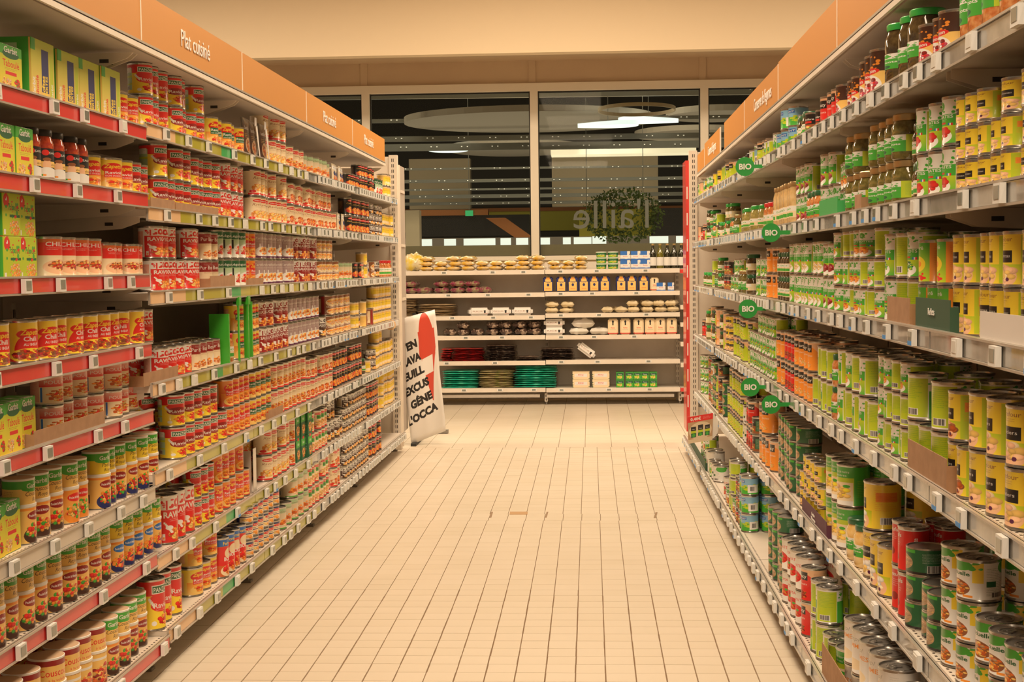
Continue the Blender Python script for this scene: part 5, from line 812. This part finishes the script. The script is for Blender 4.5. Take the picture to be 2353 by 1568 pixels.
# wobbler at far end of ready meals
y = 9.9; c = at_depth(898, 747, y); b = MB(); n = 24; b.prism([(c[0]+.036*math.cos(2*PI*i/n), c[2]+.036*math.sin(2*PI*i/n)) for i in range(n)], 'y', y, y+.001, 'rail_peach'); b.prism([(c[0]+.027*math.cos(2*PI*i/n), c[2]+.027*math.sin(2*PI*i/n)) for i in range(n)], 'y', y-.001, y, 'tag_screen_white'); ob('shelf_wobbler', b.mesh('wobbler'), label='round pale yellow wobbler at the far fourth shelf end', cat='sign')
# green dispenser frame on the fourth ready-meal shelf
t = bpy.data.objects.new('can_dispenser', None); COL.objects.link(t); t['label'] = 'bright green can dispenser frame on fourth ready-meal shelf'; t['category'] = 'dispenser'
y0, y1 = y_of('L', 527, 700, .0), y_of('L', 582, 700, .0); z = ZL[3]+.017
for nm_, ya, yb, zt, k in (('side_plate', y0, y0+.012, .205, 'dispenser_green'), ('side_plate', y1-.012, y1, .245, 'dispenser_green')):
    b = MB(); quad_side('L', b, ya, yb, .004, .085, z, z+zt, k, 1); ob(nm_, b.mesh(nm_), t)
for q in (.33, .72):
    yy = y0+(y1-y0)*q; b = MB(); quad_side('L', b, yy, yy+.014, -.004, .002, z, z+.255, 'dispenser_green', 1); quad_side('L', b, yy-.006, yy+.03, -.008, .004, z+.235, z+.27, 'dispenser_green', 1); ob('front_bar', b.mesh('front_bar'), t)
# clear shelf divider
b = MB(); yy = y_of('L', 588, 700, .0)+.065; quad_side('L', b, yy-.09, yy-.088, .03, .3, ZL[5]+.017, ZL[5]+.2, 'clear_plastic', 1); quad_side('L', b, yy-.09, yy-.04, .02, .022, ZL[5]+.017, ZL[5]+.21, 'clear_plastic', 1); ob('shelf_divider', b.mesh('shelf_divider'), label='clear upright plastic divider on sixth ready-meal shelf', cat='divider')
# leaning forks: cardboard spoon-shaped flags by the black pouches
for i, (u, v) in enumerate(((592, 320), (614, 330))):
    y = y_of('L', u, v, .012); x = xf('L', 1, y, .012); z = ZL[0]+.02; b = MB()
    b.hexa([(x-.001, y+.03, z), (x+.001, y+.03, z), (x+.001, y+.045, z), (x-.001, y+.045, z), (x-.001, y-.035, z+.14), (x+.001, y-.035, z+.14), (x+.001, y-.005, z+.14), (x-.001, y-.005, z+.14)], 'tray_white')
    for k_ in range(3): yy = y-.036+.012*k_; b.box(x-.001, x+.001, yy-.012, yy-.006, z+.135, z+.172, 'tray_white')
    ob('paper_fork', b.mesh('paper_fork'), label='white fork-shaped strip leaning on %s black pouch' % ('first', 'second')[i], cat='shelf flag')

# banner on its stand
bn = Art(360, 1000, 'W'); bn.a[:] = (.80, .77, .73)
pts = [(x_, y_) for x_, y_ in zip(np.linspace(0, 1, 20), np.linspace(0, 1, 20))]
u_, v_ = bn.u, bn.v; m_ = (((u_-.70)/.21)**2+((v_-.70)/.30)**2 < 1) & (v_ > .64); bn.a[m_] = (.62, .07, .04)
m_ = (v_ <= .86) & (v_ > .28) & (abs(u_-.72-.05*(.6-v_)) < .21*np.clip((v_-.26)/.44, 0, 1)); bn.a[m_] = (.62, .07, .04)
m_ = (v_ < .60+.06*u_) & (v_ > .46+.06*u_) & (u_ > .55) & (u_ < .83); bn.a[m_] = (.80, .77, .73)
for i, s_ in enumerate(('TEN', 'RAVA', 'EUILL', 'EXCUS', 'GÊNE', "L'OCCA")):
    bn.t((.23, .27, .31, .35, .43, .41)[i], .74-i*.113, .062, s_, 'K', .06, w=(.46, .54, .58, .70, .72, .95)[i], rot=.16)
im3 = bpy.data.images.new('banner_print', 360, 1000); fill(im3, bn.a); M['banner_print'] = tex_mat('banner_print', im3, .45)
t = bpy.data.objects.new('banner_stand', None); COL.objects.link(t); t['label'] = 'white notice banner with red shape leaning at the aisle end'; t['category'] = 'banner'
y = 10.62; TL, TR, BR, BL = at_depth(915, 735, y), at_depth(998, 712, y), at_depth(1024, 990, y), at_depth(946, 1021, y); b = MB(); nx, ny = 12, 20; g = {}
for i in range(nx+1):
    for j in range(ny+1):
        s_, q = i/nx, j/ny; p = [(TL[k]*(1-s_)+TR[k]*s_)*(1-q)+(BL[k]*(1-s_)+BR[k]*s_)*q for k in range(3)]; p[1] += -.03*math.sin(s_*5+q*2)-.02*math.cos(q*7+s_*3)*(1-s_)-.05*(1-abs(2*s_-1)); p[0] += .004*math.sin(q*9); g[i, j] = p
for i in range(nx):
    for j in range(ny): b.face([g[i, j+1], g[i+1, j+1], g[i+1, j], g[i, j]], 'banner_print', [(a/nx, 1-c_/ny) for a, c_ in ((i, j+1), (i+1, j+1), (i+1, j), (i, j))]); 
me = b.mesh('banner_sheet', True); o = ob('banner_sheet', me, t); mod = o.modifiers.new('thick', 'SOLIDIFY'); mod.thickness = .002
b = MB(); f0 = at_depth(955, 1010, 10.64); b.box(f0[0]-.012, f0[0]+.012, 10.66, 10.68, .0, 1.0, 'black_rubber'); b.box(f0[0]-.02, f0[0]+.02, 10.5, 10.9, 0, .02, 'black_rubber'); f1 = at_depth(1030, 973, 11.3); b.box(f0[0], f1[0], 11.28, 11.33, .005, .03, 'tin_dark'); ob('stand_frame', b.mesh('stand_frame'), t)

# ------------------------------------------------------------------ back shelving
YB = 13.55
def bz(v, u=1200): return at_depth(u, v, YB)[2]
def bxp(u): return at_depth(u, 750, YB)[0]
bays = [(-2.75, bxp(1253), (628, 680, 732, 777.5, 836, 898)), (bxp(1253), bxp(1563), (623, 674.5, 724, 774.5, 831.5, 896)), (bxp(1563), 1.9, (622, 705, 745, 790, 838, 895))]
BZ = {}
for bi, (xa, xb, vs) in enumerate(bays):
    t = bpy.data.objects.new('wall_shelving', None); COL.objects.link(t); t['label'] = ('cream wall shelving bay with teal bags at its foot', 'cream wall shelving bay with semolina packs', 'cream wall shelving bay partly hidden by the vegetable run')[bi]; t['category'] = 'shelving'
    b = MB(); b.box(xa, xb, 14.02, 14.04, .02, 1.38, 'cream_steel'); ob('back_panel', b.mesh('back_panel'), t)
    for xx in ((xa, xb) if bi == 0 else (xb,)):
        b = MB(); b.box(xx-.018, xx+.018, 13.98, 14.02, 0, 1.38, 'cream_steel')
        for z in np.arange(.1, 1.35, .05):
            for q in (-.009, .005): b.box(xx+q, xx+q+.004, 13.9785, 13.98, z, z+.028, 'slot_dark')
        ob('upright', b.mesh('upright'), t)
        b = MB(); b.box(xx-.014, xx+.014, 13.60, 13.98, .03, .11, 'cream_steel'); b.box(xx-.005, xx+.005, 13.598, 13.60, .075, .095, 'slot_dark'); b.box(xx-.005, xx+.005, 13.598, 13.60, .04, .06, 'slot_dark'); b.box(xx-.008, xx+.008, 13.66, 13.70, 0, .03, 'tin_dark'); ob('foot', b.mesh('foot'), t)
    BZ[bi] = []
    for n, v in enumerate(vs):
        z = bz(v, (xa+xb)/2/YB*FPX+1356); BZ[bi].append(z+.016); b = MB(); b.box(xa+.003, xb-.003, YB+.01, 13.98, z-.012, z+.016, 'shelf_steel'); b.box(xa+.003, xb-.003, YB, YB+.012, z-.022, z+.020, 'cream_steel'); s_ = ob('shelf', b.mesh('shelf'), t)
        x = xa+.15
        while x < xb-.1:
            b = MB(); b.box(-.028, .028, -.003, 0, -.012, .012, 'tag_white'); b.box(-.018, .018, -.004, -.003, -.008, .009, 'tag_screen'); ob('price_tag', b.mesh('price_tag') if 'BT' not in CACHE else CACHE['BT'], s_, (x, YB, z)); x += random.uniform(.25, .5)
        if n == 5: b = MB(); b.box(xa+.003, xb-.06, YB+.02, YB+.05, z-.075, z-.045, 'rail_lip'); ob('kick_strip', b.mesh('kick_strip'), t)
        if bi == 2 and n in (0, 5): b = MB(); b.box(xa, xa+.08, YB-.004, YB, z-.018, z+.018, 'rail_red'); ob('rail_insert', b.mesh('rail_insert'), s_)
mk('bag_teal', (.03, .52, .36), .35, coat=.3, noise=(12, (.16, .74, .54), .4, .65)); mk('bag_beige', (.62, .52, .30), .35, coat=.3, noise=(14, (.45, .5, .15), .45, .7)); mk('bag_yellow', (.80, .50, .06), .3, coat=.5, noise=(22, (.82, .66, .40), .40, .62)); mk('bag_red', (.60, .03, .025), .3, coat=.5, noise=(30, (.22, .06, .06), .45, .65)); mk('bag_magenta', (.25, .03, .08), .3, coat=.5, noise=(35, (.35, .30, .16), .42, .6)); mk('bag_tan', (.52, .38, .22), .4, coat=.2, noise=(12, (.60, .48, .30), .4, .6)); mk('bag_dark', (.07, .04, .03), .3, coat=.5, noise=(35, (.55, .42, .32), .5, .6)); mk('bag_cream', (.72, .58, .34), .4, coat=.3, noise=(8, (.80, .68, .46), .4, .6)); mk('bag_pop', (.80, .60, .06), .3, coat=.5, noise=(12, (.80, .70, .45), .42, .62)); mk('bag_white', (.78, .74, .68), .4, noise=(7, (.72, .68, .60), .4, .6)); mk('bag_olive', (.20, .20, .08), .3, coat=.4, noise=(60, (.42, .38, .25), .4, .6))
def pillow(w_, d, h, k, seed, n=10):      # a filled bag: rounded, creased slab
    r_ = random.Random(seed); b = MB(); ph = [r_.uniform(0, 6) for _ in range(6)]; g = {}
    for s_ in (0, 1):
        for i in range(n+1):
            for j in range(n+1):
                u, v = i/n*2-1, j/n*2-1; e = (max(0, 1-abs(u)**3.2)*max(0, 1-abs(v)**3.2))**.45; wv = 1+.22*math.sin(5*u+ph[0])*math.sin(4*v+ph[1])+.1*math.sin(11*u+ph[2]+3*v)
                x = u*w_/2*(1+.03*math.sin(6*v+ph[3])); y = v*d/2*(1+.04*math.sin(7*u+ph[4])); z = h*.5+(h*.5*e*wv*(1 if s_ else -.92)); g[s_, i, j] = (x, y, max(z, 0))
    for s_ in (0, 1):
        for i in range(n):
            for j in range(n): q = [g[s_, i, j], g[s_, i+1, j], g[s_, i+1, j+1], g[s_, i, j+1]]; b.face(q if s_ else q[::-1], k)
    return b.mesh('bag', True)
cc = {}
def put(name, me, x, z, label, cat, group, yoff=.12, rz=0., rx=0.):
    o = ob(name, me, None, (x, YB+yoff, z), rz, label, cat, group)
    if rx: o.rotation_euler = (rx, 0, rz)
    return o
# piles of flat folded bags: every bag an object
def pile(u0, u1, bi, n, layers, k, h, name, desc, d=.3):
    xa, xb = bxp(u0), bxp(u1); w_ = xb-xa; z = BZ[bi][n]+.0005; ms = [pillow(w_*.98, d, h*1.0, k, 100+q+int(u0)) for q in range(3)]
    for i in range(layers):
        put(name, ms[i % 3], (xa+xb)/2+random.uniform(-.012, .012), z+i*h, '%s, %s up in its pile' % (desc, ordn(i+1)), 'bag', desc+' pile', .03+d/2+random.uniform(-.01, .01), random.uniform(-.05, .05))
pile(1014, 1098, 0, 5, 9, 'bag_teal', .019, 'shopping_bag', 'teal bag beside the banner'); pile(1099, 1180, 0, 5, 9, 'bag_beige', .019, 'shopping_bag', 'beige bag between the teal piles'); pile(1180, 1278, 0, 5, 10, 'bag_teal', .021, 'shopping_bag', 'teal bag in the wider teal pile')
pile(1010, 1036, 0, 4, 6, 'bag_red', .021, 'rice_bag', 'bright red bag at shelf end'); pile(1036, 1110, 0, 4, 9, 'bag_red', .014, 'rice_bag', 'dark red flat bag'); pile(1113, 1183, 0, 4, 11, 'bag_dark', .014, 'coffee_bag', 'grey and red flat bag'); pile(1186, 1235, 0, 4, 3, 'bag_dark', .014, 'coffee_bag', 'black and yellow flat bag'); pile(1240, 1318, 1, 4, 8, 'bag_dark', .014, 'coffee_bag', 'black and orange flat bag')
pile(925, 955, 0, 2, 10, 'bag_tan', .016, 'pulse_bag', 'narrow tan pulse bag'); pile(958, 1045, 0, 2, 6, 'bag_tan', .02, 'pulse_bag', 'wide tan pulse bag'); pile(1000, 1068, 0, 2, 1, 'bag_tan', .03, 'pulse_bag', 'single tan bag on the pile end') if False else None
def bags(bi, n, specs, tiers, name, desc, k, w_, h, d=.22, start=1):
    for c, u in enumerate(specs):
        for tr in range(tiers if isinstance(tiers, int) else tiers[c]):
            key = (k, w_, h, (c+tr) % 3)
            if key not in cc: cc[key] = pillow(w_*.93, d, h*.96, k, hash(key) % 1000)
            put(name, cc[key], bxp(u), BZ[bi][n]+.0005+tr*h*.95, '%s, %s from the banner side%s' % (desc, ordn(c+1), '' if (tiers == 1) else (', bottom', ', second up', ', third up')[tr]), 'bag', desc+' row', .03+d/2+random.uniform(-.015, .015), random.uniform(-.22, .22))
bags(0, 0, (980, 1012, 1044, 1076, 1108, 1140, 1172, 1204, 1236), (3, 2, 3, 3, 2, 2, 2, 3, 3), 'corn_bag', 'yellow and clear corn bag', 'bag_yellow', .14, .05); bags(1, 0, (1276, 1306, 1336), (2, 2, 3), 'corn_bag', 'yellow corn bag over semolina packs', 'bag_yellow', .13, .047)
o = put('popcorn_bag', pillow(.2, .2, .17, 'bag_pop', 5), bxp(950), BZ[0][0]+.001, 'puffed bright yellow bag at the top shelf end', 'bag', None, .14)
bags(0, 1, (942, 975, 1015, 1052, 1085, 1112), (2, 1, 2, 2, 2, 1), 'dried_bean_bag', 'magenta and olive dried bean bag', 'bag_magenta', .16, .065)
bags(0, 3, (1030, 1062, 1095, 1130, 1160, 1195, 1228), (1, 2, 1, 2, 2, 2, 2), 'nut_bag', 'dark glossy nut bag', 'bag_dark', .14, .07)
bags(1, 2, (1268, 1303), (2, 2), 'flour_bag', 'small cream bag near the post', 'bag_cream', .14, .06); bags(1, 2, (1398, 1425, 1456, 1486, 1516, 1545), (1, 1, 2, 2, 2, 2), 'flour_bag', 'small cream flour bag', 'bag_cream', .125, .062)
def pack(w_, d, h, des, key):
    if key not in cc: cc[key] = box_mesh(w_, d, h, des, 'print_paper', .022 if des == 'white_pack' else (.011 if des in ('flour', 'semoule') else .0015))
    return cc[key]
for i, u in enumerate((1098, 1150, 1200)): put('rice_pack', pack(.20, .14, .078, 'white_pack', 'wp'), bxp(u), BZ[0][2]+.001, 'white rice pack, %s from the banner' % ordn(i+1), 'pack', 'white rice packs lying in a row', .12, (.25, 0, 0)[i])
for u in (1273,):
    for tr in range(2): put('rice_pack', pack(.20, .14, .078, 'white_pack', 'wp'), bxp(u), BZ[1][3]+.001+tr*.08, 'white rice pack by the post, %s' % ('bottom', 'top')[tr], 'pack', None, .12)
for i, (u, dz) in enumerate(((1330, 0), (1378, 0), (1340, .06))): put('rice_sack', pillow(.19 if i < 2 else .22, .16, .07 if i < 2 else .10, 'bag_white', 40+i), bxp(u), BZ[1][3]+.001+dz, 'white rice sack, %s' % ('left-standing below', 'beside the flour bags', 'slumped on top')[i] if i else 'white rice sack below the slumped one', 'bag', None, .13)
o = put('rice_pack', pack(.20, .14, .078, 'white_pack', 'wp'), bxp(1340), BZ[1][4]+.06, 'white rice pack leaning askew on the empty shelf', 'pack', None, .12); o.rotation_euler = (0, .65, .1)
for i, u in enumerate((1260, 1290, 1317, 1342, 1366, 1391, 1428, 1453, 1480)):
    if i < 9: put('semolina_pack', pack(.098, .06, .148, 'semoule', 'sm'), bxp(u), BZ[1][1]+.001, 'blue semolina pack, %s from the post' % ordn(i+1), 'pack', 'blue and cream semolina packs', .07, random.uniform(-.08, .08))
put('grain_pack', pack(.08, .05, .13, 'flour', 'fl2'), bxp(1505), BZ[1][1]+.001, 'green and cream grain pack after the semolina', 'pack', None, .07)
for i, u in enumerate((1524, 1547, 1558)): put('salt_tin', pack(.085 if i == 0 else .06, .06, .08, 'sugar', 'sg%d' % (i > 0)), bxp(u-4), BZ[1][1]+.001, 'blue and white box under the sugar, %s' % ordn(i+1), 'box', None, .07+.02*i) if i != 2 else None
for i, u in enumerate((1409, 1437, 1468, 1494, 1518, 1544)): put('flour_pack', pack(.098, .065, .155, 'flour', 'fl'), bxp(u), BZ[1][3]+.001, 'cream flour pack, %s from the rice sacks' % ordn(i+1), 'pack', 'upright cream flour packs', .07, random.uniform(-.1, .1))
def tub_mesh():
    b = MB('green_box'); b.lathe([(0, 0, 'lid_white'), (.044, 0, 'print_paper', 0, 1), (.050, .045, 'lid_white'), (.053, .046, 'lid_white'), (.053, .055, 'lid_white'), (0, .056, 'lid_white')], 20); return b.mesh('tub', True)
tm = tub_mesh()
for i, u in enumerate((1383, 1410)):
    for tr in range(3): put('green_tub', tm, bxp(u), BZ[1][0]+.001+tr*.057, 'green tub with white lid, %s stack, %s up' % (ordn(i+1), ordn(tr+1)), 'tub', 'stacked green tubs', .08)
for i, u in enumerate((1438, 1462, 1484)):
    for tr in range(2): put('sugar_box', pack(.092, .07, .085, 'sugar', 'sug'), bxp(u), BZ[1][0]+.001+tr*.086, 'blue and white sugar box, %s column, %s' % (ordn(i+1), ('bottom', 'top')[tr]), 'box', 'blue and white sugar boxes', .08)
def bottle_mesh(k):
    b = MB('gold'); b.lathe([(0, 0, k), (.031, 0, k), (.034, .006, k), (.034, .03, 'lid_white'), (.0345, .03, 'lid_white'), (.0345, .11, k), (.034, .11, k), (.034, .135, k), (.026, .165, k), (.0135, .19, k), (.0125, .222, k), (.0155, .223, 'tin_gold'), (.0155, .238, 'tin_gold'), (0, .239, 'tin_gold')], 20); return b.mesh('bottle', True)
bm1, bm2 = bottle_mesh('bottle_dark'), bottle_mesh('bottle_olive')
for i, u in enumerate((1502, 1518.5, 1535, 1551, 1567.5, 1584)): put('oil_bottle', bm2 if i == 1 else bm1, bxp(u), BZ[1][0]+.001, '%s oil bottle, %s from the sugar boxes' % ('olive-green' if i == 1 else 'dark', ordn(i+1)), 'bottle', 'oil bottles on the top shelf', .07)
for i, u in enumerate((1334, 1380)):
    for tr in range(2): put('bulgur_box', pack(.165, .08, .078, 'couscous_box', 'cb'), bxp(u), BZ[1][5]+.001+tr*.079, 'cream and green box, %s stack, %s' % (ordn(i+1), ('bottom', 'top')[tr]), 'box', 'cream and green boxes', .10)
for i, u in enumerate((1424, 1446, 1464, 1482, 1501)):
    for tr in range(2): put('tea_box', pack(.073, .07, .074, 'green_box', 'gb'), bxp(u), BZ[1][5]+.001+tr*.075, 'small green box, %s column, %s' % (ordn(i+1), ('bottom', 'top')[tr]), 'box', 'small green boxes', .09)
print('PRODUCTS', len(bpy.data.objects), 'designs', n_des)
